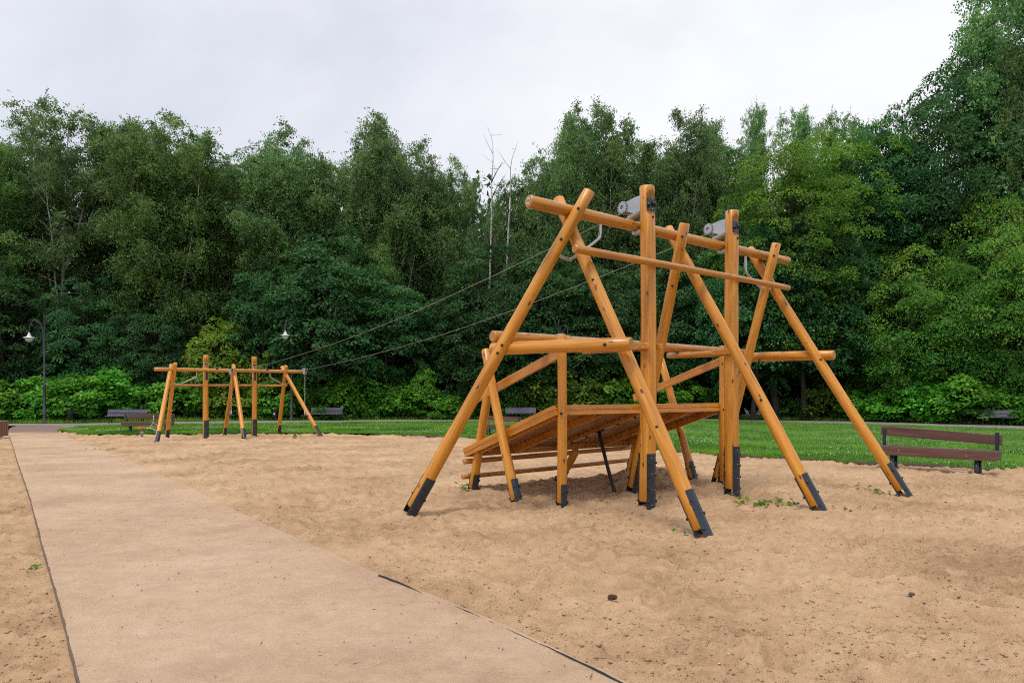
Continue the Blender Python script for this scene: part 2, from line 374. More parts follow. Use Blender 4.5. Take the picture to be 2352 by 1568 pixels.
def sand_z(x, y):
    x = np.asarray(x, float); y = np.asarray(y, float)
    dl = xl(y) - x; dr = x - xr(y)
    rough = .035 * fbm(x, y, .55, 2, 0) + .045 * fbm(x + 3, y, 2.1, 3, 2) + .048 * fbm(x, y + 5, 7.5, 4, 4, .62)
    rough = rough + .078 * dents(x, y, .40, 11) + .030 * dents(x, y, .17, 12)
    right = sstep((dr + .22 * fbm(x, y, 2.6, 4, 3) * np.clip(y / 8, .3, 2)) / .30); left = sstep(dl / .10)
    z = g(y) + right * (.006 + rough) + left * (-.068 + .8 * rough) + (1 - right) * (1 - left) * (-.04)
    # trodden mound below the deck
    ru, rv = (x - P1.x) * EU.x + (y - P1.y) * EU.y, (x - P1.x) * EV.x + (y - P1.y) * EV.y
    z = z + (.035 + .028 * np.clip(ru + 1, 0, 4.2)) * np.exp(-((rv - 2.45) / .55) ** 2) * sstep((ru + 2.0) / 1.0) * sstep((4.4 - ru) / 1.0)
    for fu, fv in FEET:
        r2 = (ru - fu) ** 2 + (rv - fv) ** 2; z = z + .016 * np.exp(-r2 / .03) - .02 * np.exp(-(np.sqrt(r2) - .38) ** 2 / .02)
    z = z - .16 * sstep((y - np.interp(x, LN[:, 0], LN[:, 1])) / .25)
    # hollow by the path, one deep heel mark
    z = z - .035 * np.exp(-(((x - .03) / .10) ** 2 + ((y - 6.0) / .09) ** 2)) - .03 * np.exp(-(((x + 1.3) / .12) ** 2 + ((y - 6.7) / .1) ** 2))
    return z
ys = [2.0]
while ys[-1] < 37.5: ys.append(ys[-1] + max(.022, .85 * ys[-1] ** 2 / 1115))
ys = np.array(ys); nx = 530; tt = np.linspace(-1, 1, nx)
GX = tt[None, :] * (3.5 + .86 * ys[:, None]); GY = np.repeat(ys[:, None], nx, 1)
GZ = sand_z(GX, GY)
def gridfaces(r, c):
    i = np.arange(r * c).reshape(r, c); return np.stack([i[:-1, :-1], i[:-1, 1:], i[1:, 1:], i[1:, :-1]], -1).reshape(-1, 4)
tag(put(obj('sand', npmesh('sand', np.stack([GX, GY, GZ], -1).reshape(-1, 3), gridfaces(*GX.shape), [SAND], True))), kind='structure')
gv, gf = lathe([(900, -.6)], 64, False); gv.append((0, 0, -.6))
tag(put(obj('ground', mesh('ground', gv, [(k, (k + 1) % 64, 64) for k in range(64)], [SOIL]))), kind='structure')

# path sheet, its left side a real step
py_ = [2.0]
while py_[-1] < 41.0: py_.append(py_[-1] + max(.03, .9 * py_[-1] ** 2 / 1115))
py_ = np.array(py_); pt = np.linspace(0, 1, 150)
PX = xl(py_)[:, None] * (1 - pt) + (xr(py_)[:, None] + .04) * pt
PX[:, 0] += .0
PY = np.repeat(py_[:, None], 150, 1)
PZ = g(PY) + .012 * fbm(PX, PY, 1.1, 3, 1) + .004 * fbm(PX, PY, 9, 3, 3) + .003 * dents(PX, PY, .3, 5) + .012
tag(put(obj('path', npmesh('path', np.stack([PX, PY, PZ], -1).reshape(-1, 3), gridfaces(*PX.shape), [PATHM], True))), kind='structure')
def strip(name, pts, w, h, dz, mat, label, cat, zfun=None, n=160, wob=0.0):
    P = np.array(pts, float); s = np.r_[0, np.cumsum(np.hypot(*np.diff(P, axis=0).T))]
    q = np.linspace(0, s[-1], n); X = np.interp(q, s, P[:, 0]); Y = np.interp(q, s, P[:, 1])
    tx, ty = np.gradient(X), np.gradient(Y); l = np.hypot(tx, ty); nx_, ny_ = -ty / l, tx / l
    if wob: o_ = wob * fbm(X * 3, Y * 3, 1, 3, 5); X = X + nx_ * o_; Y = Y + ny_ * o_
    Z = (g(Y) if zfun is None else zfun(X, Y)) + dz + (1.2 * wob * fbm(X * 2, Y * 2, 1, 3, 6) if wob else 0)
    V = []
    for a, b in ((-.5, -h), (-.5, 0), (.5, 0), (.5, -h)): V.append(np.stack([X + nx_ * w * a, Y + ny_ * w * a, Z + b], -1))
    V = np.concatenate(V); i = np.arange(n - 1); F = []
    for k in range(4): F.append(np.stack([k * n + i, k * n + i + 1, ((k + 1) % 4) * n + i + 1, ((k + 1) % 4) * n + i], -1))
    return tag(put(obj(name, npmesh(name, V, np.concatenate(F), [mat], False))), label, cat)
strip('path_edge_strip', [p for p in PATH_L if p[1] < 31], .006, .12, .013, plain('painted_step_shade', (.13, .088, .065), .8, 0, .3, 12), 'low brown strip coloured as shade where the path steps down to the sand at left', 'edging', wob=.006, n=500)  # step itself is sand-coloured; this strip paints its brown shadow line
strip('path_edge_strip', [(.62, 3.8), (.30, 4.26), (-.08, 4.78), (-.52, 5.32), (-1.16, 6.08)], .005, .12, .020, BLACK, 'thin black rubber edging half buried along the right side of the path', 'edging', wob=.014, n=200)

# lawn between sand and walk, walk, verge
LFAR = np.array([(-24.69, 39.6), (-20.55, 42.4), (-15.92, 44.2), (-7.98, 46.3), (.72, 47.7), (9, 48.4), (14.37, 48.3), (17.77, 45.6), (21.82, 42.4), (26.96, 36.7), (34, 28), (42, 20)])
WFAR = np.array([(-36, 42.2), (-32.0, 43.6), (-27.27, 43.9), (-22.8, 46.6), (-17.47, 48.5), (-8.65, 50.1), (.76, 51.0), (9, 51.8), (15.36, 51.6), (19.23, 49.3), (24.2, 46.6), (29.88, 40.6), (37, 31), (45, 22)])
VFAR = WFAR + np.array([(-1, 6), (-.6, 6), (-.3, 6), (-.3, 6), (0, 6), (0, 6), (0, 6), (0, 6), (.5, 6), (1, 6), (2.5, 5.5), (4, 5), (5, 4), (5, 3)])
def resamp(P, n):
    s = np.r_[0, np.cumsum(np.hypot(*np.diff(P, axis=0).T))]; q = np.linspace(0, s[-1], n)
    return np.stack([np.interp(q, s, P[:, 0]), np.interp(q, s, P[:, 1])], -1)
def loft(A, B, n=220, m=24, dz=.0, amp=.02):
    A, B = resamp(A, n), resamp(B, n); t = np.linspace(0, 1, m)[:, None, None]
    Q = A[None] * (1 - t) + B[None] * t; X, Y = Q[..., 0], Q[..., 1]
    return np.stack([X, Y, g(Y) + dz + amp * fbm(X, Y, .5, 3)], -1), (A, B)
Q, LAB = loft(LN, LFAR, dz=.035)
tag(put(obj('lawn', npmesh('lawn', Q.reshape(-1, 3), gridfaces(*Q.shape[:2]), [LAWNM], True))), kind='structure')
W0 = np.vstack([[(-36, 39.6), (-29.5, 40.6), (-27.2, 40.4)], LFAR])
Q, _ = loft(W0, WFAR, m=8, dz=.02, amp=.0)
tag(put(obj('walk', npmesh('walk', Q.reshape(-1, 3), gridfaces(*Q.shape[:2]), [ASPH], True))), kind='structure')
Q, VAB = loft(WFAR, VFAR, dz=.045)
VERGEM = groundmat('verge_ground', (.016, .040, .008), (.034, .070, .012), 1.5)
tag(put(obj('verge', npmesh('verge', Q.reshape(-1, 3), gridfaces(*Q.shape[:2]), [VERGEM], True))), kind='structure')
LP0 = np.array([(-34, 26), (-26.5, 28.2), (-22.9, 29.6), (-22.3, 30.4)]); LP1 = np.array([(-38, 40.4), (-34, 40.6), (-31, 40.6), (-29.4, 40.3)])
LP0 = np.array([(-36, 27.0), (-28, 28.6), (-22.6, 29.4), (-22.2, 30.0), (-24.85, 34.2), (-27.7, 38.2), (-29.2, 40.2)]); LP1 = np.array([(-37, 40.4), (-35, 40.4), (-33, 40.4), (-31.5, 40.4), (-30.5, 40.4), (-29.6, 40.4), (-29.3, 40.4)])
Q, LPAB = loft(LP0, LP1, n=60, m=16, dz=.035)
tag(put(obj('lawn', npmesh('lawn', Q.reshape(-1, 3), gridfaces(*Q.shape[:2]), [LAWNM], True))), kind='structure')
strip('lawn_edging', [p for p in LN if -6 < p[0]], .05, .14, .055, plain('weathered_edging_board', (.075, .052, .038), .85, 0, .35, 14), 'low weathered board edging between the sand and the clover lawn', 'edging', n=200, wob=.05)

# grass blades and clover
rng = np.random.default_rng(4)
def blades(A, B, n, h0, h1, w, bias=1.6, seed=0):
    rg = np.random.default_rng(seed); k = rg.random(n) * (len(A) - 1); i = k.astype(int); f = (k - i)[:, None]
    a = A[i] * (1 - f) + A[i + 1] * f; b = B[i] * (1 - f) + B[i + 1] * f
    t = (rg.random(n) ** bias)[:, None]; p = a * (1 - t) + b * t
    return p
def blade_mesh(name, p, h0, h1, w, dz, seed):
    rg = np.random.default_rng(seed); n = len(p); h = h0 + (h1 - h0) * rg.random(n); th = rg.random(n) * 2 * math.pi
    z = g(p[:, 1]) + dz; sx, sy = np.cos(th) * w, np.sin(th) * w; lx, ly = (rg.random((2, n)) - .5) * h * .9
    V = np.empty((n, 3, 3)); V[:, 0] = np.stack([p[:, 0] - sx, p[:, 1] - sy, z], -1); V[:, 1] = np.stack([p[:, 0] + sx, p[:, 1] + sy, z], -1)
    V[:, 2] = np.stack([p[:, 0] + lx, p[:, 1] + ly, z + h], -1)
    patch = fbm(p[:, 0], p[:, 1], .6, 4, 2) * 1.5
    return npmesh(name, V.reshape(-1, 3), np.arange(3 * n).reshape(n, 3), [GRASSM], False, np.repeat(np.clip(rg.random(n) * .75 + .12 + patch, 0, 1), 3))
pb = blades(*LAB, 230000, 0, 0, 0, 1.35, 1)
tag(put(obj('grass', blade_mesh('grass', pb, .05, .13, .008, .02, 2))), 'short clover lawn between the sand and the far walk', 'grass', kind='stuff')
pv = np.vstack([blades(*VAB, 60000, 0, 0, 0, 1.2, 3)])
tag(put(obj('grass', blade_mesh('grass', pv, .06, .30, .014, .03, 4))), 'rough grass along the foot of the shrubs beyond the walk', 'grass', kind='stuff')
pl = blades(*LPAB, 16000, 0, 0, 0, 1.0, 5)
tag(put(obj('grass', blade_mesh('grass', pl, .05, .14, .010, .02, 6))), 'small patch of grass round the slatted bin at the left edge', 'grass', kind='stuff')
ed = resamp(LN, 400); ed = ed[rng.integers(0, 400, 7000)] + rng.normal(0, .09, (7000, 2)) + np.array([-.03, -.06])
ed = ed[fbm(ed[:, 0], ed[:, 1], 1.3, 3, 1) > -.05]
tag(put(obj('grass', blade_mesh('grass', ed, .04, .13, .008, .015, 8))), 'ragged grass tufts straggling over the edge of the sand', 'grass', kind='stuff')
def octas(name, p, z, r, mat, flat=1.0, seed=0, aniso=1.0):
    rg = np.random.default_rng(seed); n = len(p)
    base = np.array([(1, 0, 0), (0, 1, 0), (-1, 0, 0), (0, -1, 0), (0, 0, 1), (0, 0, -1)], float)
    th = rg.random(n) * 6.283; c, s = np.cos(th), np.sin(th)
    an = 1 + (aniso - 1) * rg.random(n); B = np.repeat(base[None], n, 0) * (1 + .5 * (rg.random((n, 6, 1)) - .5))
    B[..., 0] *= an[:, None]; x = B[..., 0] * c[:, None] - B[..., 1] * s[:, None]; y = B[..., 0] * s[:, None] + B[..., 1] * c[:, None]
    V = np.stack([p[:, 0:1] + x * r[:, None], p[:, 1:2] + y * r[:, None], z[:, None] + B[..., 2] * r[:, None] * flat], -1)
    tri = np.array([(0, 1, 4), (1, 2, 4), (2, 3, 4), (3, 0, 4), (1, 0, 5), (2, 1, 5), (3, 2, 5), (0, 3, 5)])
    F = (tri[None] + 6 * np.arange(n)[:, None, None]).reshape(-1, 3)
    return npmesh(name, V.reshape(-1, 3), F, [mat])
pc = blades(*LAB, 60000, 0, 0, 0, 1.25, 9); pc = pc[fbm(pc[:, 0], pc[:, 1], .55, 3, 3) + .3 * fbm(pc[:, 0], pc[:, 1], 2.5, 2, 5) > .16][:3600]
tag(put(obj('clover_flower', octas('clover_flower', pc, g(pc[:, 1]) + .10 + .04 * rng.random(len(pc)), .009 + .011 * rng.random(len(pc)), FLOWERM, .8, 3))), 'white clover heads dotted through the lawn', 'flower', kind='stuff')
# crumbs, grit and twigs lying on the sand
def scatter(n, y0, y1, seed):
    rg = np.random.default_rng(seed); y = y0 * (y1 / y0) ** rg.random(n); x = (rg.random(n) * 2 - 1) * (.85 * y + .4); return np.stack([x, y], -1)
def surf(p):
    on = (p[:, 0] > xl(p[:, 1])) & (p[:, 0] < xr(p[:, 1])); return np.where(on, g(p[:, 1]) + .016, sand_z(p[:, 0], p[:, 1]))
p = scatter(2600, 3.2, 16, 21); p = p[fbm(p[:, 0], p[:, 1], .8, 3, 2) > -.22]
tag(put(obj('bark_crumb', octas('bark_crumb', p, surf(p) + .001, .002 + .0065 * rng.random(len(p)) ** 3, plain('bark_crumb', (.075, .042, .028), .9, 0, .5), .55, 1, 1.5))), 'dark crumbs of bark and soil strewn over the sand', 'debris', kind='stuff')
p = scatter(26000, 3.1, 13, 31); p = p[((p[:, 0] < xl(p[:, 1]) - .03) | (p[:, 0] > xr(p[:, 1]) + .05)) & (fbm(p[:, 0], p[:, 1], 1.1, 3, 6) > -.12)]
tag(put(obj('sand_clod', octas('sand_clod', p, sand_z(p[:, 0], p[:, 1]) + .0015, .0035 + .011 * rng.random(len(p)) ** 3.5, SAND, .7, 7, 1.6))), 'small crumbly clods of damp sand over the sand surface', 'sand', kind='stuff')
p = scatter(800, 3.2, 12, 22)
tag(put(obj('grit', octas('grit', p, surf(p) + .001, .003 + .006 * rng.random(len(p)) ** 3, plain('pale_grit', (.56, .52, .48), .7, 0, .25), .5, 2, 1.8))), 'pale stone chips strewn over the sand and path', 'debris', kind='stuff')
p = scatter(320, 3.4, 14, 23)
tag(put(obj('twig', octas('twig', p, surf(p) + .003, .0018 + .0016 * rng.random(len(p)), plain('dry_twig', (.14, .085, .05), .85, 0, .4), .5, 4, 14))), 'short dry twigs strewn over the sand', 'debris', kind='stuff')

# ------------------------------------------------------------------ zip line timber work
def loc(u, v, z, o=P1): return Vector(o) + EU * u + EV * v + Vector((0, 0, z))
def log_mesh(l, r0, r1, seed, n=20, m1=WOOD, flat0=False):
    rg = random.Random(seed); c = min(.012, r1 * .16)
    prof = [(r0 - c, 0), (r0, c)]; k = max(4, int(l / .35))
    for i in range(1, k): t = i / k; prof.append((r0 + (r1 - r0) * t + rg.uniform(-.0028, .0028), l * t))
    prof += [(r1, l - c), (r1 - c, l)]
    v, f = lathe(prof, n); bx_, by_ = rg.uniform(-1, 1), rg.uniform(-1, 1)
    v = [(x + .017 * bx_ * math.sin(z / l * math.pi), y + .017 * by_ * math.sin(z / l * math.pi), z) for x, y, z in v]
    me = mesh('log', v, f, [m1, ENDG], True, [0] * (len(f) - 2) + [1, 1])
    me.polygons[len(f) - 1].use_smooth = False; me.polygons[len(f) - 2].use_smooth = False
    for i, p_ in enumerate(me.polygons):
        if i < n or i >= len(f) - 2 - n: p_.use_smooth = False
    return me
SEED = [100]
capv, capf = lathe([(.019, 0), (.019, .006), (.016, .014), (.009, .019), (.002, .0205)], 10)
CAPMESH = mesh('bolt_cap', capv, capf, [CAPM], True)
rvv, rvf = lathe([(.008, 0), (.007, .003), (.003, .005)], 8); RIVMESH = mesh('rivet', rvv, rvf, [RIVET], True)
def bolt(parent, p, d, s=1.0, me=None):
    o = obj('bolt_cap' if me is None else 'rivet', me or CAPMESH)
    return put(o, axis_m(p, d) @ Matrix.Diagonal((s, s, s, 1)), parent)
def shoe_plate(parent, a, axis, side, r, length, half=52, name='steel_shoe'):
    """curved steel plate on one side of a log, from `length` up the log into the ground"""
    M = axis_m(a, axis, side); v = []; n = 6; t = .007
    angs = [R(-half + 2 * half * k / n) for k in range(n + 1)]
    for rr in (r + .0015, r + .0015 + t):
        for z in (-.02, length - .012, length):
            for k, q in enumerate(angs):
                shr = .93 if z == length else 1.0
                v.append((rr * math.cos(q * shr), rr * math.sin(q * shr), z))
    f = []; w = n + 1
    for k in range(n):
        for zz in (0, 1):
            f.append((zz * w + k + 1, zz * w + k, (zz + 1) * w + k, (zz + 1) * w + k + 1))
            o_ = 3 * w; f.append((o_ + zz * w + k, o_ + zz * w + k + 1, o_ + (zz + 1) * w + k + 1, o_ + (zz + 1) * w + k))
        f.append((2 * w + k + 1, 2 * w + k, 5 * w + k, 5 * w + k + 1)); f.append((k, k + 1, 3 * w + k + 1, 3 * w + k))
    for kk in (0, n):
        for zz in (0, 1):
            q = (zz * w + kk, (zz + 1) * w + kk, 3 * w + (zz + 1) * w + kk, 3 * w + zz * w + kk)
            f.append(q if kk == n else q[::-1])
    o = put(obj(name, mesh(name, v, f, [SHOE])), M, parent); return M
def log(name, a, b, r0, r1, parent, shoe=0.0, mat=WOOD, lift=.13, rivets=False, nb=3, half=52):
    """round log from foot a to head b; with a shoe its wood stops short of the ground"""
    a, b = Vector(a), Vector(b); ax = (b - a).normalized(); SEED[0] += 1
    w0 = a + ax * (lift if shoe else 0)
    o = put(obj(name, log_mesh((b - w0).length, r0, r1, SEED[0], m1=mat)), axis_m(w0, ax, EU if abs(ax.dot(EU)) < .8 else EV), parent)
    if shoe:
        for s in (-1, 1):
            side = EV * s; M = shoe_plate(o, a - ax * .05, ax, side, r0, shoe + .05, half)
            x, y = M.col[0].to_3d(), M.col[1].to_3d()
            for k in range(nb):
                t = .06 + (shoe - .10) * (k + .5) / nb
                for sg in (-1, 1):
                    if nb > 2 and (k + (sg > 0)) % 2 and not rivets: continue
                    dd = x * math.cos(R(half * .72)) + y * math.sin(R(half * .72)) * sg
                    bolt(o, a + ax * t + dd * (r0 + .008), dd, .9)
            if rivets:
                for k in range(4):
                    for sg in (-1, 1):
                        dd = x * math.cos(R(16)) + y * math.sin(R(16)) * sg
                        bolt(o, a + ax * (.10 + k * (shoe - .16) / 3) + dd * (r0 + .008), dd, 1, RIVMESH)
    return o
def cut_notch(o, world_pos, out, r, height=.30, depth=.045):
    """cut a flat-bottomed notch into the side of a log"""
    me0 = o.data; bm = bmesh.new()
    w = r * 2.4; d0 = r - depth; d1 = r + .05
    pr = [(d0, -height / 2 + .03), (d0, height / 2 - .03), (d1, height / 2 + .06), (d1, -height / 2 - .06)]
    vs_ = [[bm.verts.new((x, s * w / 2, z)) for x, z in pr] for s in (-1, 1)]
    bm.faces.new(vs_[0][::-1]); bm.faces.new(vs_[1])
    for k in range(4): bm.faces.new((vs_[0][k], vs_[0][(k + 1) % 4], vs_[1][(k + 1) % 4], vs_[1][k]))
    bmesh.ops.recalc_face_normals(bm, faces=bm.faces[:])
    cm = bpy.data.meshes.new('cut'); bm.to_mesh(cm); bm.free(); cm.materials.append(ENDG)
    co = bpy.data.objects.new('cut', cm); COL.objects.link(co)
    z = Vector((0, 0, 1)); x = Vector(out).normalized(); co.matrix_world = frame_m(Vector(world_pos), x, z.cross(x), z)
    mod = o.modifiers.new('b', 'BOOLEAN'); mod.operation = 'DIFFERENCE'; mod.object = co; mod.solver = 'EXACT'
    bpy.context.view_layer.update(); dg = bpy.context.evaluated_depsgraph_get()
    nm = bpy.data.meshes.new_from_object(o.evaluated_get(dg)); o.modifiers.remove(mod); o.data = nm
    bpy.data.objects.remove(co, do_unlink=True)

# ---- near (start) tower
T = empty('zipline_start_tower', tuple(P1), 'tall orange log zip line start tower with sloping deck in the foreground', 'zip line')
posts = []
for u in (0.0, 2.04):
    d = log('post', loc(u, 0, -.02), loc(u, 0, 4.46), .112, .104, T, shoe=.80, lift=.14, rivets=True, nb=4)
    posts.append(d)
beam = log('beam', loc(-1.99, .195, 3.95), loc(4.05, .195, 3.95), .078, .072, T, mat=WOODW)
legs = [  # foot, head, radius foot/head, shoe
    ((-2.80, 1.70, -.03), (-1.185, -.06, 4.17), .088, .076, .62), ((-1.05, -1.72, -.03), (-1.24, .47, 4.17), .088, .078, .60),
    ((.985, 1.15, -.03), (.765, -.06, 4.06), .083, .074, .58), ((1.55, -1.70, -.03), (1.03, .46, 4.13), .086, .075, .60),
    ((2.98, .95, -.03), (3.24, -.06, 4.11), .083, .074, .58), ((4.11, -1.76, -.03), (3.25, .46, 4.11), .086, .075, .60)]
LG = []
for a, b, r0, r1, s in legs: LG.append(log('leg', loc(*a), loc(*b), r0, r1, T, shoe=s, lift=.16))
bar = log('foot_bar', loc(-1.56, -.165, 3.37), loc(3.44, -.165, 3.37), .050, .046, T, mat=WOODW)
CAMDIR = -(EU * .77 + EV * .64)
for u in (-1.0, .2, 1.6, 2.5, 3.3): bolt(bar, loc(u, -.165, 3.37 + .047), (0, 0, 1), .9)
def leg_pt(i, z):
    a, b = Vector(legs[i][0]), Vector(legs[i][1]); t = (z - a.z) / (b.z - a.z); return a + (b - a) * t
for i, zz in ((0, 3.93), (0, 3.55), (1, 3.0), (2, 3.88), (2, 3.2), (4, 3.9), (5, 3.5), (5, 2.15), (0, 2.12), (0, 2.22), (1, 1.2), (3, 1.5)):
    q = leg_pt(i, zz); rr = legs[i][2] + (legs[i][3] - legs[i][2]) * zz / 4.1
    ax = (loc(*legs[i][1]) - loc(*legs[i][0])).normalized(); dd = (CAMDIR - ax * CAMDIR.dot(ax)).normalized()
    bolt(LG[i], loc(*q) + dd * (rr - .003), dd, 1.05)
# post heads: notch, steel plate, pulley bracket
for k, u in enumerate((0.0, 2.04)):
    o = posts[k]
    cut_notch(o, loc(u, 0, 4.20), -EV, .105); cut_notch(o, loc(u, 0, 4.20), EV, .105)
    for q in o.data.polygons: q.use_smooth = True
    ob_axis = frame_m(loc(u, -.064, 4.20), EU, Vector((0, 0, 1)), -EV)
    pv_, pf_ = box(.16, .17, .010, .003)
    put(obj('mounting_plate', mesh('mounting_plate', pv_, pf_, [SHOE])), ob_axis, o)
    for s in (-1, 1):
        bolt(o, loc(u + .052 * s, -.071, 4.20 + .015 * s), -EV, 1.9)
        for t in (-1, 1): bolt(o, loc(u + .03 * s, -.070, 4.20 + .062 * t), -EV, 1.0, RIVMESH)
    bolt(o, loc(u, 0, 4.02) - EV * .104, -EV, 1.0)
    # toothed pulley bracket on the far side
    pr = [(.065, -.11), (.065, .11), (.20, .10), (.42, .055), (.47, .0), (.42, -.055), (.30, -.075), (.20, -.12)]
    v = [(-.045, a_, b_) for a_, b_ in pr] + [(.045, a_, b_) for a_, b_ in pr]; n = len(pr)
    f = [tuple(range(n)), tuple(range(2 * n - 1, n - 1, -1))] + [(i, n + i, n + (i + 1) % n, (i + 1) % n) for i in range(n)]
    Mb = frame_m(loc(u, 0, 4.24), EU, EV, Vector((0, 0, 1)))
    br = put(obj('pulley_bracket', mesh('pulley_bracket', v, f, [GALV])), Mb, T)
    nt_ = 16; gv_, gf_ = [], []
    for xx in (-.064, .064):
        for k2 in range(nt_ * 2):
            a_ = math.pi * k2 / nt_; rr = .090 if k2 % 2 else .066
            for da in (-.06, .06): gv_.append((xx, .40 + rr * math.cos(a_ + da), rr * math.sin(a_ + da)))
        for k2 in range(24):
            a_ = 2 * math.pi * k2 / 24; gv_.append((xx, .40 + .034 * math.cos(a_), .034 * math.sin(a_)))
    no = nt_ * 4; blk = no + 24
    for k2 in range(no): gf_.append((k2, (k2 + 1) % no, blk + (k2 + 1) % no, blk + k2))
    for k2 in range(24): gf_.append((no + (k2 + 1) % 24, no + k2, blk + no + k2, blk + no + (k2 + 1) % 24))
    for off, rev in ((0, 1), (blk, 0)):
        for k2 in range(no):
            i2 = off + no + int(k2 * 24 / no); i3 = off + no + int((k2 + 1) * 24 / no) % 24
            q = (off + k2, off + (k2 + 1) % no, i3, i2) if i2 != (off + no + int((k2 + 1) * 24 / no) % 24) else (off + k2, off + (k2 + 1) % no, i2)
            gf_.append(q if rev else q[::-1])
    put(obj('toothed_hub', mesh('toothed_hub', gv_, gf_, [GALV])), Mb, br)
    prf = []
    for i in range(13): prf.append((.050 + (.010 if i % 2 else 0), i * .02))
    dv, df = lathe(prf, 16); put(obj('spring_damper', mesh('spring_damper', dv, df, [plain('tan_rope', (.30, .25, .20), .7)], True)), axis_m(loc(u, .10, 4.12), EV * .9 + Vector((0, 0, -.25))), br)
    v, f = box(.10, .16, .05, .008); put(obj('beam_bracket', mesh('beam_bracket', v, f, [GALV])), frame_m(loc(u - .02, .14, 3.845), EU, EV, Vector((0, 0, 1))), T)
# bent steel tubes
for pts in ([(-.72, .195, 3.89), (-.73, .195, 3.72), (-.80, .2, 3.63), (-1.20, .22, 3.36), (-1.30, .22, 3.33), (-1.47, .24, 3.37)],
            [(2.73, .195, 3.88), (2.73, .195, 3.66), (2.78, .18, 3.56), (3.06, .12, 3.37), (3.14, .1, 3.33), (3.30, .08, 3.37)]):
    v, f = tube(smooth_pts([loc(*p_) - P1 for p_ in pts], 6), .021, 10); put(obj('bent_tube', mesh('bent_tube', v, f, [TUBEM], True)), Matrix.Translation(P1), T)
# side rails and rear rail
RL = [log('rail', loc(-1.93, 1.00, 2.19), loc(-1.31, -.86, 2.18), .083, .080, T), log('rail', loc(3.46, .95, 2.24), loc(3.72, -.80, 2.23), .082, .078, T)]
rear = log('rail', loc(-1.90, 1.03, 2.36), loc(3.95, 1.03, 2.36), .078, .070, T, mat=WOODW)
for q, vv in ((RL[0], -.60), (RL[1], .4)): bolt(q, loc(-1.40 + (0 if q is RL[0] else 4.96), vv, 2.18 + .0) - EU * .079, -EU, 1.2)
for u in (0.0, 2.04):
    log('handrail', loc(u, .16, 2.25), loc(u, 1.25, 2.25), .052, .048, T, mat=WOODW)
    for s in (-1, 1):
        v, f = box(.05, .42, .085, .008); o = put(obj('bracket_block', mesh('bracket_block', v, f, [WOODX])), frame_m(loc(u - .118 * s if False else u + s * .135, .06, 2.25), EU, EV, Vector((0, 0, 1))), T)
        for t in (-.05, .05): bolt(o, loc(u + s * .135 - .026 if s < 0 else u + s * .135 + .026, .20 + t - .25, 2.25), -EU if s < 0 else EU, 1, RIVMESH)
# deck
D0, D1 = Vector((0, .85, 1.40)), Vector((0, 2.97, .69)); SL = (D1 - D0).length; U0, U1 = -.96, 3.02
slope = ((EV * (D1.y - D0.y)) + Vector((0, 0, D1.z - D0.z))).normalized(); nrm = EU.cross(slope).normalized()
nrm = nrm if nrm.z > 0 else -nrm
nb_ = 18; bw = SL / nb_
bv, bf = box(U1 - U0 - .07, bw - .010, .034, .009); BOARD = mesh('deck_board', bv, bf, [WOODU])
def dpt(u, s, h): return loc(u, D0.y, D0.z) + slope * s + nrm * h
for k in range(nb_):
    put(obj('deck_board', BOARD), frame_m(dpt((U0 + U1) / 2, bw * (k + .5), random.Random(k).uniform(-.001, .001)), EU, slope, nrm), T)
for i, u in enumerate((U0 + .10, -.02, 1.03, 2.06, U1 - .10)):
    v, f = box(.13, SL - .12, .06, .006) if i == 2 else box(.06, SL - .12, .11, .006)
    o = put(obj('joist', mesh('joist', [(y_, x_, z_) for x_, y_, z_ in v] if False else v, f, [WOODX])), frame_m(dpt(u, SL / 2, -.017 - (.03 if i == 2 else .055) - .002), EU, slope, nrm), T)
    if i == 2:
        for k in range(5): bolt(o, dpt(u, .3 + k * .38, -.081), -nrm, 1.2)
for s, u in ((-1, U0), (1, U1)):
    for lay in (0, 1):
        v, f = box(SL + .02, .035, .072, .005)
        put(obj('edge_board', mesh('edge_board', v, f, [WOODX])), frame_m(dpt(u + (.004 * s * lay), SL / 2, .0 - .076 * lay), slope, nrm.cross(slope), nrm), T)
for lay in (0, 1):
    for s0 in (-.02, SL + .02):
        v, f = box(U1 - U0 + .04, .035, .07, .005)
        put(obj('edge_board', mesh('edge_board', v, f, [WOODX])), frame_m(dpt((U0 + U1) / 2, s0 - .004 * lay, -.004 - .074 * lay), EU, nrm.cross(EU), nrm), T)
for u, zt in ((-.89, 2.42), (2.95, 2.42)):
    o = log('deck_post', loc(u, .765, -.03), loc(u, .765, zt), .068, .064, T, shoe=.38, lift=.12, nb=2)
    bolt(o, loc(u, .765, 1.33) + CAMDIR * .066, CAMDIR, 1.1)
    v, f = box(.09, .09, .012, .004); put(obj('cap_plate', mesh('cap_plate', v, f, [GALV])), Matrix.Translation(loc(u, .80, zt + .006)), T)
for u in (-1.06, 3.16):
    log('deck_leg', loc(u, 1.52, -.04), loc(u, 2.30, 2.28), .075, .066, T, shoe=.40, lift=.10, nb=2)
for u in (-.86, 1.02, 2.96):
    log('deck_leg', loc(u, 2.92, -.02), loc(u, 2.42, 1.88 if u != 1.02 else .62), .072, .066, T, shoe=.34, lift=.10, nb=2)
for u in (-.88, 2.94):
    a, b = loc(u, .80, 2.17), loc(u, 2.78, 1.52); dx = (b - a).normalized(); v, f = box((b - a).length, .055, .13, .006)
    o = put(obj('sloping_handrail', mesh('sloping_handrail', v, f, [WOODX])), frame_m((a + b) / 2, dx, EU, dx.cross(EU)), T)
    bolt(o, a + dx * .12 - EU * .028, -EU, 1, RIVMESH)
for z, v_ in ((.25, 3.02), (.50, 2.98)):
    log('low_bar', loc(-.99, v_, z), loc(3.12, v_, z + .03), .043, .040, T, mat=WOODW)
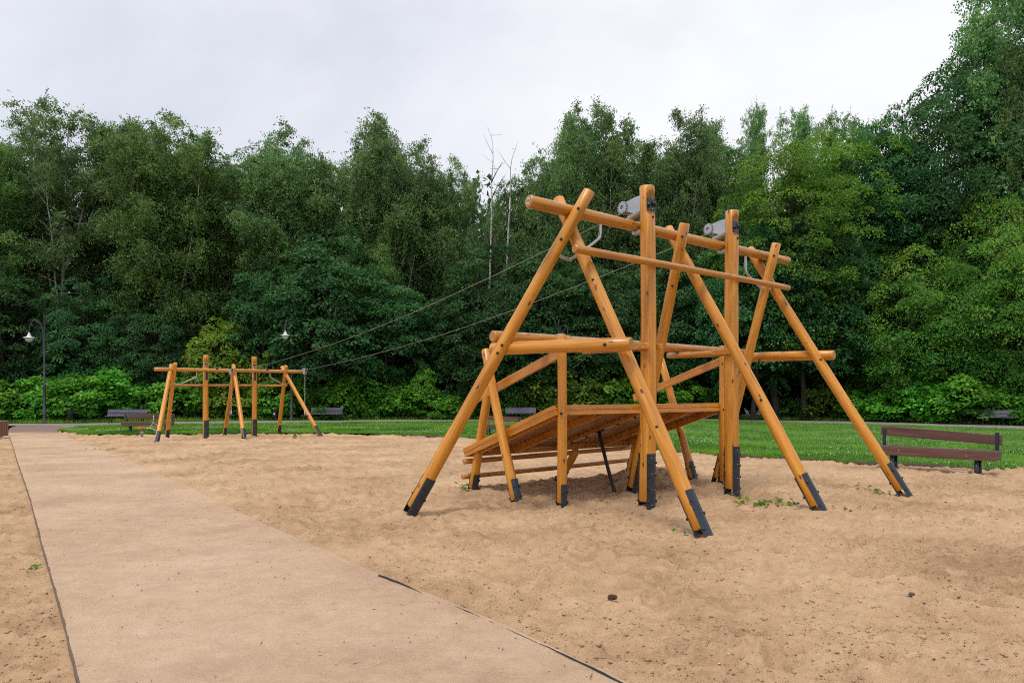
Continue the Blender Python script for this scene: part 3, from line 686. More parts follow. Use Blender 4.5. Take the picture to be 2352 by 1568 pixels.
o = log('steel_strut', loc(.86, 1.36, -.05), loc(1.03, 1.90, .99), .030, .030, T, mat=BLACK)
v, f = box(.14, .12, .012, .003); put(obj('strut_flange', mesh('strut_flange', v, f, [SHOE])), frame_m(dpt(1.03, 1.10, -.088), EU, slope, nrm), T)
# maker's tag on the beam end
v, f = box(.05, .075, .0015); lb = put(obj('tag_plate', mesh('tag_plate', v, f, [LABELM])), frame_m(loc(-1.992, .195, 3.955), EV, Vector((0, 0, 1)), -EU) @ Matrix.Rotation(R(10), 4, 'Z'), beam)
v, f = join(*[box(.005, .045, .001, 0, (x_, 0, .0015)) for x_ in (-.015, -.004, .003, .014)]); put(obj('tag_print', mesh('tag_print', v, f, [CAPM])), WM[lb.name], beam)['kind'] = 'stuff'

# ---- far (end) frame
S2 = 1.16; P3 = Vector((-13.05, 29.7, 0)); Zs = lambda z: 1.6 + (z - 1.6) * S2
FZ = -.31
E2 = empty('zipline_end_frame', (P3.x, P3.y, -.26), 'lower orange log zip line end frame standing far off at the left', 'zip line')
q3 = lambda u, v, z: loc(u, v, z, P3)
fposts = []
for u in (0.0, 2.04):
    o = log('post', q3(u, 0, FZ), q3(u, 0, 3.25), .115, .108, E2, shoe=.78, lift=.04, rivets=True, nb=3)
    cut_notch(o, q3(u, 0, 2.86), -EV, .108, .34, .05)
    for q in o.data.polygons: q.use_smooth = True
    v, f = box(.15, .10, .012, .003); put(obj('mounting_plate', mesh('mounting_plate', v, f, [GALV])), frame_m(q3(u, -.065, 2.88), EU, Vector((0, 0, 1)), -EV), o)
    for s in (-1, 1): bolt(o, q3(u + .04 * s, -.072, 2.88), -EV, 1.8)
    v, f = box(.09, .34, .014, .004); put(obj('hanger_plate', mesh('hanger_plate', v, f, [SHOE])), frame_m(q3(u, -.125, 2.36), EU, Vector((0, 0, 1)), -EV), o)
    for s in (-1, 1):
        for t in (-.12, .02): bolt(o, q3(u + .03 * s, -.133, 2.36 + t), -EV, 1.2, RIVMESH)
    fposts.append(o)
log('beam', q3(-2.04, -.205, Zs(2.46)), q3(4.16, -.205, Zs(2.48)), .082, .078, E2, mat=WOODW)
log('foot_bar', q3(-1.55, .17, Zs(1.90)), q3(3.6, .17, Zs(1.92)), .050, .048, E2, mat=WOODW)
for a, b, sh in (((-2.436, -2.41, -.24), (-1.35, .02, Zs(2.64)), .50), ((-1.16, 1.62, -.38), (-1.31, -.42, Zs(2.68)), .55), ((1.17, 1.39, -.36), (1.016, -.42, Zs(2.57)), .55),
                 ((.943, -1.97, -.20), (1.15, .03, Zs(2.69)), .40), ((3.66, 1.39, -.32), (3.32, -.42, Zs(2.69)), .55), ((4.2, -2.2, -.28), (3.3, .03, Zs(2.67)), .55)):
    log('leg', q3(*a), q3(*b), .088, .080, E2, shoe=sh, lift=.05, nb=2)
for pts in ([(-.42, -.2, 2.52), (-.42, -.2, 2.36), (-.5, -.2, 2.28), (-1.0, -.2, 2.03), (-1.1, -.2, 2.00), (-1.36, -.15, 2.02)],
            [(2.68, -.2, 2.54), (2.68, -.2, 2.38), (2.76, -.2, 2.30), (3.2, -.2, 2.06), (3.3, -.2, 2.03), (3.58, -.2, 2.10)]):
    v, f = tube([p_ - P3 for p_ in smooth_pts([q3(*k) for k in pts], 6)], .022, 8); put(obj('bent_tube', mesh('bent_tube', v, f, [TUBEM], True)), Matrix.Translation(P3), E2)

# ---- cables, stops and trolleys
def cable_pt(k, t):
    a = loc(0 if k == 0 else 2.04, 0, 0); b = q3(0 if k == 0 else 2.04, 0, 0)
    z = np.interp(t, TS, ZS); p_ = a + (b - a) * t; p_.z = z; return p_
def cubic(ts, zs, q):
    # smooth interpolation through the measured sag
    m = np.gradient(zs, ts); i = np.clip(np.searchsorted(ts, q) - 1, 0, len(ts) - 2); h = ts[i + 1] - ts[i]; s = (q - ts[i]) / h
    return (2 * s ** 3 - 3 * s ** 2 + 1) * zs[i] + (s ** 3 - 2 * s ** 2 + s) * h * m[i] + (-2 * s ** 3 + 3 * s ** 2) * zs[i + 1] + (s ** 3 - s ** 2) * h * m[i + 1]
TS = np.linspace(.018, .997, 60)
ZS = cubic(np.array([.018, .15, .308, .48, .656, .80, .90, .997]), np.array([4.19, 3.72, 3.235, 2.86, 2.59, 2.46, 2.56, 2.87]), TS)
ring_prof = None
def link_mesh():
    pts = []
    for k in range(12):
        a = 2 * math.pi * k / 12; pts.append((.009 * math.cos(a), 0, .016 * math.sin(a) + (.008 if math.sin(a) > 0 else -.008)))
    v, f = tube(pts + [pts[0]], .0035, 5); return v, f
LKV, LKF = link_mesh()
for k in (0, 1):
    pts = [cable_pt(k, t) for t in TS]; v, f = tube(pts, .0052, 6)
    c = put(obj('zipline_cable', mesh('zipline_cable', v, f, [CABLE], True)))
    tag(c, ('upper of the two steel zip line cables, fixed to the nearer tower post', 'lower of the two steel zip line cables, fixed to the farther tower post')[k], 'cable', 'zip line cables')
    sp_ = cable_pt(k, .925); v, f = lathe([(.02, -.07), (.045, -.05), (.055, 0), (.045, .05), (.02, .07)], 12)
    s_ = put(obj('buffer_stop', mesh('buffer_stop', v, f, [BLACK], True)), axis_m(sp_, cable_pt(k, .93) - cable_pt(k, .92)), c)
    tt_ = (.842, .748)[k]; tp = cable_pt(k, tt_)
    tr = empty('zipline_trolley', tuple(tp), ('zip line trolley with hanging chain in front of the middle legs of the end frame', 'zip line trolley with hanging chain beyond the right end of the end frame beam')[k], 'trolley', 'zip line trolleys')
    cd = (cable_pt(k, tt_ + .01) - cable_pt(k, tt_ - .01)).normalized(); sd_ = cd.cross(Vector((0, 0, 1))).normalized(); upv = sd_.cross(cd)
    pr = [(-.13, .07), (.13, .07), (.15, .02), (.06, -.16), (-.06, -.16), (-.15, .02)]
    for s in (-1, 1):
        v = [(a_, .035 * s, b_) for a_, b_ in pr] + [(a_, .045 * s, b_) for a_, b_ in pr]; n = 6
        f = [tuple(range(n)), tuple(range(2 * n - 1, n - 1, -1))] + [(i, n + i, n + (i + 1) % n, (i + 1) % n) for i in range(n)]
        put(obj('side_plate', mesh('side_plate', v, f, [GALV])), frame_m(tp, cd, sd_, upv), tr)
    for s in (-1, 1):
        v, f = lathe([(.04, -.028), (.03, -.006), (.03, .006), (.04, .028)], 14); put(obj('wheel', mesh('wheel', v, f, [IRON], True)), axis_m(tp + cd * .075 * s + upv * .04, sd_), tr)
    V, F = [], []; zc = tp.z - .16; i = 0
    while zc > .98:
        M = Matrix.Translation((tp.x, tp.y, zc)) @ Matrix.Rotation(R(35 + 90 * (i % 2)), 4, 'Z') @ Matrix.Scale(1.25, 4); o_ = len(V); V += [M @ Vector(q) for q in LKV]; F += [tuple(j + o_ for j in q) for q in LKF]; zc -= .052; i += 1
    put(obj('chain', mesh('chain', [Vector(q) - tp for q in V], F, [GALV])), Matrix.Translation(tp), tr)['kind'] = 'stuff'
    v, f = lathe([(.02, 0), (.03, .02), (.03, .10), (.018, .13), (.012, .20)], 10); put(obj('seat_clamp', mesh('seat_clamp', v, f, [GALV], True)), Matrix.Translation((tp.x, tp.y, .80)), tr)
    v, f = lathe([(.05, -.035), (.125, -.03), (.15, -.012), (.145, .008), (.06, .012)], 20); put(obj('seat', mesh('seat', v, f, [BLACK], True)), Matrix.Translation((tp.x, tp.y, .79)), tr)

# ------------------------------------------------------------------ benches
def plank_bench(loc_, face, label, length=2.25):
    """seat of planks on edge, one wide back plank, round steel legs; `face` = direction it faces"""
    b = empty('plank_bench', loc_, label, 'bench', 'brown plank benches round the sand')
    fy = Vector((*face, 0)).normalized(); x = Vector((fy.y, -fy.x, 0)); x = -x if x.x < 0 else x; up = Vector((0, 0, 1)); O = Vector(loc_)
    nP = 8; dep = .40
    for k in range(nP):
        h = .185 if k in (0, nP - 1) else .175
        v, f = box(length, .040, h, .004); yy = dep / 2 - .02 - k * (dep - .04) / (nP - 1)
        s = put(obj('seat_plank', mesh('seat_plank', v, f, [BENCH])), frame_m(O + fy * yy + up * (.41 + (0 if k in (0, nP - 1) else .003)), x, -fy, up), b)
        if k == 0:
            for xx in (-.62, .62):
                for zz in (-.025, .025): bolt(s, O + fy * (yy + .020) + x * xx + up * (.41 + zz), fy, 1.3, RIVMESH)
    v, f = box(length, .045, .20, .005)
    put(obj('back_plank', mesh('back_plank', v, f, [BENCH])), frame_m(O - fy * (dep / 2 + .07) + up * .765, x, -(fy - up * .12).normalized(), (up + fy * -.12).normalized()), b)
    for s in (-1, 1):
        v, f = box(.07, .012, .52, .002); put(obj('back_bracket', mesh('back_bracket', v, f, [SHOE])), frame_m(O + x * s * (length / 2 - .08) - fy * (dep / 2 + .035) + up * .60, x, -fy, up), b)
        for t in (-1, 1):
            v, f = lathe([(.036, 0), (.036, .56)], 14); put(obj('leg', mesh('leg', v, f, [SHOE], True)), Matrix.Translation(O + x * s * (length / 2 - .35) + fy * t * .12 - up * .22), b)
    return b
plank_bench((8.76, 14.45, -.03), (-.73, -.68), 'large brown plank bench at the right, nearest of the benches')
plank_bench((-17.55, 33.6, gz(33.6) + .02), (.25, -.97), 'brown plank bench behind the left legs of the far end frame')
plank_bench((-.55, 30.4, gz(30.2) + .02), (-.55, -.83), 'brown plank bench seen behind the left side of the sloping deck', 1.9)
def slat_bench(loc_, face, label, length=2.1):
    b = empty('slat_bench', loc_, label, 'bench', 'dark slatted benches along the walk')
    fy = Vector((*face, 0)).normalized(); x = Vector((fy.y, -fy.x, 0)); x = -x if x.x < 0 else x; up = Vector((0, 0, 1)); O = Vector(loc_)
    for k in range(5):
        v, f = box(length, .07, .035, .005); put(obj('seat_slat', mesh('seat_slat', v, f, [SLAT])), frame_m(O + fy * (.26 - k * .088) + up * (.44 - .006 * k), x, -fy, up), b)
    tb = (up - fy * .28).normalized()
    for k in range(5):
        v, f = box(length, .030, .056, .005); put(obj('back_slat', mesh('back_slat', v, f, [SLAT])), frame_m(O - fy * .16 + up * .50 + tb * (k * .084), x, x.cross(tb) * -1, tb), b)
    for s in ((-1, 0, 1)):
        c = O + x * s * (length / 2 - .22)
        pr = [(.24, .41), (.27, .33), (.22, .22), (.17, .12), (.20, .03), (.26, .0)]
        v, f = tube(smooth_pts([c + fy * a_ + up * b_ - O for a_, b_ in pr], 4), .028, 7); put(obj('leg', mesh('leg', v, f, [IRON], True)), Matrix.Translation(O), b)
        pr = [(-.30, 0), (-.22, .10), (-.12, .30), (-.17, .46), (-.30, .86)]
        v, f = tube(smooth_pts([c + fy * a_ + up * b_ - O for a_, b_ in pr], 4), .026, 7); put(obj('leg', mesh('leg', v, f, [IRON], True)), Matrix.Translation(O), b)
        v, f = tube([c + fy * .25 + up * .40 - O, c - fy * .14 + up * .38 - O], .022, 6); put(obj('seat_bearer', mesh('seat_bearer', v, f, [IRON], True)), Matrix.Translation(O), b)
    return b
slat_bench((-24.1, 42.55 + 1.0, gz(43) + .05), (.2, -1), 'dark slatted bench nearest the left lamp post, before the shrubs', 2.3)
slat_bench((-13.0, 48.6, gz(48) + .05), (-.12, -1), 'dark slatted bench right of the far end frame, by the middle lamp', 2.3)
slat_bench((.62, 49.8, gz(48) + .05), (0, -1), 'dark slatted bench seen past the deck, across the lawn', 2.2)
slat_bench((28.9, 41.0, gz(41) + .05), (-.55, -.84), 'dark slatted bench cut by the right edge, beyond the walk', 2.4)

# ------------------------------------------------------------------ lamps, bins, rocker
def lamp(loc_, adir, label, H=6.6):
    b = empty('street_lamp', loc_, label, 'lamp', 'arched park lamps along the walk'); O = Vector(loc_); a = Vector((*adir, 0)).normalized(); up = Vector((0, 0, 1))
    v, f = lathe([(.12, 0), (.12, .08), (.105, .10), (.095, .55), (.10, .57), (.10, .60), (.085, .62), (.082, 2.35), (.086, 2.36), (.086, 2.42), (.058, 2.46), (.055, H - .1), (.062, H - .08), (.05, H - .02), (.01, H)], 16)
    put(obj('pole', mesh('pole', v, f, [LAMPM], True)), Matrix.Translation(O), b)
    pts = [(.06, H - 2.2), (.07, H - 1.6), (.10, H - 1.0), (.20, H - .60), (.42, H - .36), (.66, H - .36), (.84, H - .60), (.90, H - .95), (.91, H - 1.12)]
    v, f = tube(smooth_pts([a * p_ + up * q for p_, q in pts], 5), .034, 8); put(obj('arm', mesh('arm', v, f, [LAMPM], True)), Matrix.Translation(O), b)
    sc = [a * (.36 + .16 * (1 - t) * math.cos(7 * t) + .04) + up * (H - .92 + .19 * (1 - t) * math.sin(7 * t) + .06) for t in np.linspace(0, .8, 20)]
    v, f = tube(sc, .018, 6); put(obj('scroll', mesh('scroll', v, f, [LAMPM], True)), Matrix.Translation(O), b)
    sc = [a * (.15 + .07 * math.cos(5 * t - .6)) + up * (H - 2.05 + .10 * math.sin(5 * t - .6)) for t in np.linspace(0, 1, 14)]
    v, f = tube(sc, .012, 6); put(obj('scroll', mesh('scroll', v, f, [LAMPM], True)), Matrix.Translation(O), b)
    hp = O + a * .91 + up * (H - 1.48)
    v, f = lathe([(.045, .38), (.05, .30), (.085, .26), (.11, .20), (.13, .13), (.33, .05), (.34, .03), (.335, .02), (.26, .025), (.25, .0)][::-1], 24); put(obj('shade', mesh('shade', v, f, [LAMPW], True)), Matrix.Translation(hp), b)
    v, f = lathe([(.02, -.235), (.10, -.22), (.18, -.15), (.225, -.06), (.235, .02)], 20); put(obj('globe', mesh('globe', v, f, [GLOBE], True)), Matrix.Translation(hp), b)
lamp((-29.6, 44.1, gz(44)), (-1, -.1), 'park lamp at the far left, its arched arm turned left', 6.85)
lamp((-15.35, 48.5, gz(44)), (-.15, -1), 'park lamp behind the far end frame, arm turned towards the viewer', 7.3)
lamp((3.34, 49.9, gz(44)), (.8, -.9), 'park lamp mostly hidden behind the start tower deck post', 7.1)
bb = empty('litter_bin', (-22.3, 30.2, gz(30.2)), 'slatted wooden litter bin cut off by the left edge', 'bin')
v, f = box(.50, .50, .60, .01, (0, 0, .36)); put(obj('liner', mesh('liner', v, f, [IRON])), WM[bb.name], bb)
for k in range(5):
    for s in range(4):
        v, f = box(.072, .025, .62, .004)
        put(obj('slat', mesh('slat', v, f, [BINW])), WM[bb.name] @ Matrix.Rotation(math.pi / 2 * s, 4, 'Z') @ Matrix.Translation((-.23 + k * .115, -.268, .36)), bb)
v, f = box(.56, .56, .03, .006, (0, 0, .695)); put(obj('rim', mesh('rim', v, f, [GALV])), WM[bb.name], bb)
for (x_, y_), lb_, note in (((-28.35, 44.75), 'small dark metal litter bin between the left lamp and slatted bench', 0), ((-16.65, 48.95), 'small dark metal litter bin with white notice behind the far end frame', 1)):
    b = empty('litter_bin', (x_, y_, gz(45) + .04), lb_, 'bin'); v, f = lathe([(.17, 0), (.19, .08), (.20, .10), (.21, .62), (.215, .66)], 18); put(obj('bucket', mesh('bucket', v, f, [IRON], True)), WM[b.name], b)
    v, f = lathe([(.21, .80), (.24, .79), (.24, .82), (.10, .86)], 18); put(obj('lid', mesh('lid', v, f, [IRON], True)), WM[b.name], b)
    for s in (-1, 1):
        v, f = tube([(.215 * s, 0, .3), (.225 * s, 0, .80)], .012, 6); put(obj('hanger', mesh('hanger', v, f, [IRON], True)), WM[b.name], b)
    if note: v, f = box(.11, .006, .14, 0, (.02, -.21, .44)); put(obj('notice', mesh('notice', v, f, [LABELM])), WM[b.name], b)
rk = empty('spinner_seat', (-15.96, 30.05, gz(30) + .02), 'small steel spinner with orange seat and tube handles, left of the end frame', 'play seat'); M0 = WM[rk.name]
v, f = lathe([(.05, -.1), (.05, .16), (.07, .17), (.07, .22), (.045, .23), (.045, .36)], 14); put(obj('pillar', mesh('pillar', v, f, [GALV], True)), M0, rk)
v, f = lathe([(.02, .34), (.20, .36), (.24, .385), (.22, .41), (.03, .42)], 20); put(obj('seat', mesh('seat', [(x_ * 1.0 - .06, y_ * .7, z_) for x_, y_, z_ in v], f, [plain('orange_seat', (.55, .13, .02), .4)], True)), M0, rk)
for pts in ([(.1, 0, .36), (.33, .02, .38)], [(.33, .02, .38), (.46, .0, .60), (.52, -.03, .78)], [(.33, .02, .38), (.47, .04, .66), (.46, .05, .92)], [(.45, .02, .62), (.62, .1, .50), (.80, .2, .36)], [(.34, .02, .38), (.55, .08, .27), (.76, .16, .16)]):
    v, f = tube(smooth_pts(pts, 4), .020, 8); put(obj('handle_tube', mesh('handle_tube', v, f, [TUBEM], True)), M0, rk)

# ------------------------------------------------------------------ small things on the sand
def leafy(name, loc_, label, sprigs, seed, cat='weed', group=None):
    """a weed: every leaf its own small part on a thin stem"""
    rg = random.Random(seed); z0 = float(sand_z(loc_[0], loc_[1])); O = Vector((loc_[0], loc_[1], z0)); b = empty(name, tuple(O), label, cat, group)
    sv, sf = [], []
    for (dx, dy, h, s) in sprigs:
        px_, py2 = loc_[0] + dx, loc_[1] + dy; zz = float(sand_z(px_, py2)); base = Vector((px_, py2, zz - .01)); th = rg.uniform(0, 6.28)
        tip = base + Vector((math.cos(th) * h * .5, math.sin(th) * h * .5, h)); vv, ff = tube([base - O, (base * .4 + tip * .6) + Vector((0, 0, .01)) - O, tip - O], .0022, 4); sv, sf = join((sv, sf), (vv, ff))
        nrm_ = Vector((rg.uniform(-.5, .5), rg.uniform(-1, -.1), rg.uniform(.3, 1))).normalized(); ax = Vector((math.cos(th), math.sin(th) * .6, rg.uniform(-.5, .3))); ax = (ax - nrm_ * ax.dot(nrm_)).normalized(); sd2 = ax.cross(nrm_)
        pts = [(0, 0, 0), (.22, .36, .03), (.55, .42, .05), (.85, .2, .02), (1, 0, -.05), (.85, -.2, .02), (.55, -.42, .05), (.22, -.36, .03)]
        V = [ax * (a_ * s) + sd2 * (b_ * s) + nrm_ * (c_ * s) for a_, b_, c_ in pts] + [ax * (.5 * s) - nrm_ * .05 * s]
        me = mesh('leaf', V, [(i, (i + 1) % 8, 8) for i in range(8)], [LF_WEED], True)
        at = me.attributes.new('tint', 'FLOAT', 'POINT'); at.data.foreach_set('value', [rg.random()] * 9)
        put(obj('leaf', me), Matrix.Translation(tip), b)
    if sv: put(obj('stem', mesh('stem', sv, sf, [LF_WEED])), Matrix.Translation(O), b)['kind'] = 'stuff'
rg0 = random.Random(7)
vine = [(rg0.uniform(-.48, .52) , rg0.gauss(0, .07), rg0.uniform(.02, .085), rg0.uniform(.04, .075)) for _ in range(46)]
leafy('creeping_vine', (3.62, 9.75), 'creeping green vine trailing over the sand beside the middle leaning leg', vine, 1)
leafy('creeping_vine', (4.62, 9.55), 'thin vine end trailing right of the middle leaning leg shoe', [(rg0.uniform(-.25, .3), rg0.gauss(0, .04), rg0.uniform(.01, .04), rg0.uniform(.025, .05)) for _ in range(12)], 2)
leafy('sprout', (5.93, 11.18), 'clump of green sprouts left of the farthest leaning leg', [(rg0.uniform(-.14, .14), rg0.gauss(0, .06), rg0.uniform(.03, .10), rg0.uniform(.05, .08)) for _ in range(14)], 3)
leafy('sprout', (5.63, 11.22), 'few yellowish sprouts farther left of the farthest leaning leg', [(rg0.uniform(-.09, .1), rg0.gauss(0, .05), rg0.uniform(.04, .09), rg0.uniform(.045, .07)) for _ in range(6)], 4)
leafy('sprout', (1.86, 7.85), 'pair of upright leaf sprouts left of the nearest leg shoe', [(-.03, 0, .07, .05), (.0, .02, .05, .045), (.015, -.02, .06, .055), (.05, -.2, .05, .05), (.08, -.21, .04, .04)], 5)
leafy('sprout', (3.47, 10.72), 'green leaf tuft at the foot of the second tall post', [(rg0.uniform(-.08, .09), rg0.gauss(0, .04), rg0.uniform(.02, .06), rg0.uniform(.04, .06)) for _ in range(7)], 6)
leafy('sprout', (.93, 8.85), 'tiny green sprout in front of the deck post', [(0, 0, .04, .04), (.03, .01, .05, .035), (-.03, .0, .05, .035)], 7)
leafy('sprout', (-4.56, 6.6), 'tiny sprout in the sand left of the path', [(0, 0, .04, .05), (.03, .02, .05, .045), (-.03, .0, .03, .04)], 8)
leafy('sprout', (-.76, 11.1), 'green sprout at the foot of the far left deck leg', [(rg0.uniform(-.06, .06), rg0.gauss(0, .05), rg0.uniform(.05, .12), rg0.uniform(.05, .08)) for _ in range(6)], 9)
leafy('sprout', (-8.75, 28.4), 'weed tuft at the foot of the right leaning leg of the far frame', [(rg0.uniform(-.15, .1), rg0.gauss(0, .08), rg0.uniform(.05, .2), rg0.uniform(.08, .12)) for _ in range(14)], 10)
leafy('sprout', (-14.2, 31.0), 'weed tuft at the left rear leg of the far frame', [(rg0.uniform(-.15, .15), rg0.gauss(0, .08), rg0.uniform(.03, .10), rg0.uniform(.07, .10)) for _ in range(12)], 11)
leafy('sprout', (-13.0, 21.9), 'patch of small weeds on the far right border of the path', [(rg0.uniform(-.5, .5), rg0.gauss(0, .12), rg0.uniform(.02, .08), rg0.uniform(.05, .08)) for _ in range(22)], 12)
# pine cone and stones
cn = empty('pine_cone', (.77, 5.38, float(sand_z(.77, 5.38)) + .018), 'brown pine cone lying on the sand in the foreground', 'cone'); Mc = WM[cn.name] @ Matrix.Rotation(R(78), 4, 'Y') @ Matrix.Rotation(R(30), 4, 'X')
CONEM = plain('cone_scale', (.15, .065, .042), .7, 0, .4, 40)
v, f = lathe([(.004, -.035), (.013, -.025), (.015, 0), (.011, .02), (.003, .036)], 10); put(obj('core', mesh('core', v, f, [CONEM], True)), Mc, cn)
sv, sf = [], []
for k in range(46):
    t = k / 45; a_ = k * 2.4; r_ = .006 + .016 * math.sin(math.pi * min(1, .18 + t * .8)); zc = -.032 + .066 * t
    M = Matrix.Rotation(a_, 4, 'Z') @ Matrix.Translation((r_ * .6, 0, zc)) @ Matrix.Rotation(R(-40), 4, 'Y')
    sv, sf = join((sv, sf), moved(box(.016, .012, .004, .001, (.006, 0, 0)), M))
o = put(obj('scale_whorl', mesh('scale_whorl', sv, sf, [CONEM])), Mc, cn); o['kind'] = 'stuff'
def stone(x_, y_, r_, label, seed, col=(.09, .065, .05)):
    rg = random.Random(seed); bm = bmesh.new(); bmesh.ops.create_icosphere(bm, subdivisions=2, radius=r_)
    for q in bm.verts: q.co *= 1 + rg.uniform(-.16, .16); q.co.z *= .6; q.co.x *= 1.35
    me = bpy.data.meshes.new('stone'); bm.to_mesh(me); bm.free(); me.materials.append(plain('stone_skin', col, .8, 0, .3, 60))
    o = put(obj('stone', me), Matrix.Translation((x_, y_, float(sand_z(x_, y_)) + r_ * .3)) @ Matrix.Rotation(rg.uniform(0, 3), 4, 'Z')); tag(o, label, 'stone')
stone(3.01, 5.25, .022, 'dark brown stone lying on the sand at the lower right', 1)

# ------------------------------------------------------------------ foliage
def unit(a): return a / np.maximum(np.linalg.norm(a, axis=-1, keepdims=True), 1e-9)
def leaf_faces(c, ax, nr, s, w=.62, fold=.10):
    ax = unit(ax); nr = unit(nr - ax * (nr * ax).sum(-1, keepdims=True)); sd_ = np.cross(ax, nr); s = s[:, None]
    V = np.stack([c, c + ax * s * .45 + sd_ * s * w * .5 - nr * s * fold, c + ax * s, c + ax * s * .45 - sd_ * s * w * .5 - nr * s * fold], 1)
    return V.reshape(-1, 3)
def leafmesh(name, c, ax, nr, s, tint, mat, w=.62):
    V = leaf_faces(c, ax, nr, s, w); n = len(c)
    return npmesh(name, V, np.arange(4 * n).reshape(n, 4), [mat], False, np.repeat(np.clip(tint, 0, 1), 4))
def wander(rg, a, d, l, n, curve=(0, 0, 0), jit=.12):
    pts = [np.array(a, float)]; d = np.array(d, float); d /= np.linalg.norm(d)
    for k in range(n):
        d = d + np.array(curve) / n + rg.normal(0, jit, 3) / n * 2; d /= np.linalg.norm(d); pts.append(pts[-1] + d * l / n)
    return np.array(pts)
def wood_tubes(name, branches, mat):
    V, F = [], []
    for pts, r0, r1, n in branches:
        v, f = tube([Vector(p_) for p_ in pts], list(np.linspace(r0, r1, len(pts))), n); V, F = join((V, F), (v, f))
    return mesh(name, V, F, [mat], True)
def birch(seed, H=22.0, RR=4.3, z0=.20, nl=26, dens=1.0, droop=1.0, size=.15, top=1.0, leaders=4):
    """birch: forked leaders, each a plume of limbs with hanging leafy strands"""
    rg = np.random.default_rng(seed); trunk = wander(rg, (0, 0, -.5), (rg.normal(0, .03), rg.normal(0, .03), 1), H * .97, 16, jit=.05)
    br = [(trunk, .21, .02, 9)]; C, A, T_ = [], [], []; LD = [(trunk, z0, RR * .68, 1.3)]
    for q in range(leaders):
        i0 = rg.integers(4, 9); az = q * 2 * math.pi / leaders + rg.normal(0, .3); zt = H * rg.uniform(.80, .97) - trunk[i0][2]; ro = RR * rg.uniform(.40, .66)
        e_ = trunk[i0] + np.array([math.cos(az) * ro, math.sin(az) * ro, zt]); s_ = np.linspace(0, 1, 13)[:, None]
        m_ = trunk[i0] + np.array([math.cos(az) * ro * .85, math.sin(az) * ro * .85, zt * .45]); pts = (1 - s_) ** 2 * trunk[i0] + 2 * s_ * (1 - s_) * m_ + s_ ** 2 * e_ + rg.normal(0, .06, (13, 3)) * s_
        LD.append((pts, .12, RR * rg.uniform(.50, .64), 1.0)); br.append((pts, .085, .012, 5))
    for ld, zz0, R_, many in LD:
        m = len(ld) - 1; nn = int(nl * many)
        for k in range(nn):
            t = zz0 + (1 - zz0) * ((k + rg.random()) / nn) ** .9; i = t * m; i0 = min(int(i), m - 1); a = ld[i0] + (ld[i0 + 1] - ld[i0]) * (i - i0)
            q = (t - zz0) / (1 - zz0); gq = min(1, max(0, a[2] / H)); prof = max(.30, min(1, (1.10 - q) * 2.4) ** .7) * (1 if q > .12 else .75)
            l = R_ * prof * rg.uniform(.6, 1.2); az = k * 2.39996 + rg.normal(0, .35); el = R(20 + 46 * q + rg.normal(0, 9))
            d = np.array([math.cos(az) * math.cos(el), math.sin(az) * math.cos(el), math.sin(el)])
            pts = wander(rg, a, d, l * 1.15, 6, (0, 0, .3 - .6 * (1 - q)), .2); br.append((pts, .03 * (1 - q) + .012, .006, 4))
            for _ in range(max(4, int(l * 3.9 * dens))):
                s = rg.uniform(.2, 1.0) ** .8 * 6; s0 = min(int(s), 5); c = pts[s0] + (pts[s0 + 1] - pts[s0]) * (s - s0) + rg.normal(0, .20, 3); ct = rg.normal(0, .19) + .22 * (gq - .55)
                for _s in range(rg.integers(5, 9)):
                    ls = rg.uniform(.5, 1.5) * droop * (.45 + .75 * (1 - q)) + .25; dd = np.array([*(d[:2] * .6 + rg.normal(0, .6, 2)), .35 * top * q + rg.normal(.0, .35)])
                    st = wander(rg, c, dd, ls, 4, (0, 0, -2.3 * droop * (.35 + .65 * (1 - q))), .35); n = int(ls * 10) + 4
                    u = rg.random(n) * 4; ui = np.minimum(u.astype(int), 3); p_ = st[ui] + (st[ui + 1] - st[ui]) * (u - ui)[:, None] + rg.normal(0, .07, (n, 3))
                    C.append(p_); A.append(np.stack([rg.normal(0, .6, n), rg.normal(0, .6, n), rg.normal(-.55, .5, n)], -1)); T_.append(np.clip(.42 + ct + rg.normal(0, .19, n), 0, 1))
    C = np.concatenate(C); A = np.concatenate(A); T_ = np.concatenate(T_)
    keep = C[:, 2] > .8; C, A, T_ = C[keep], A[keep], T_[keep]; n = len(C)
    nr = np.stack([rg.normal(0, .7, n), rg.normal(0, .7, n), rg.normal(.45, .5, n)], -1)
    return leafmesh('birch_crown', C, A, nr, size * rg.uniform(.7, 1.25, n), T_, LF_BIRCH), wood_tubes('birch_trunk', br, BIRCHB)
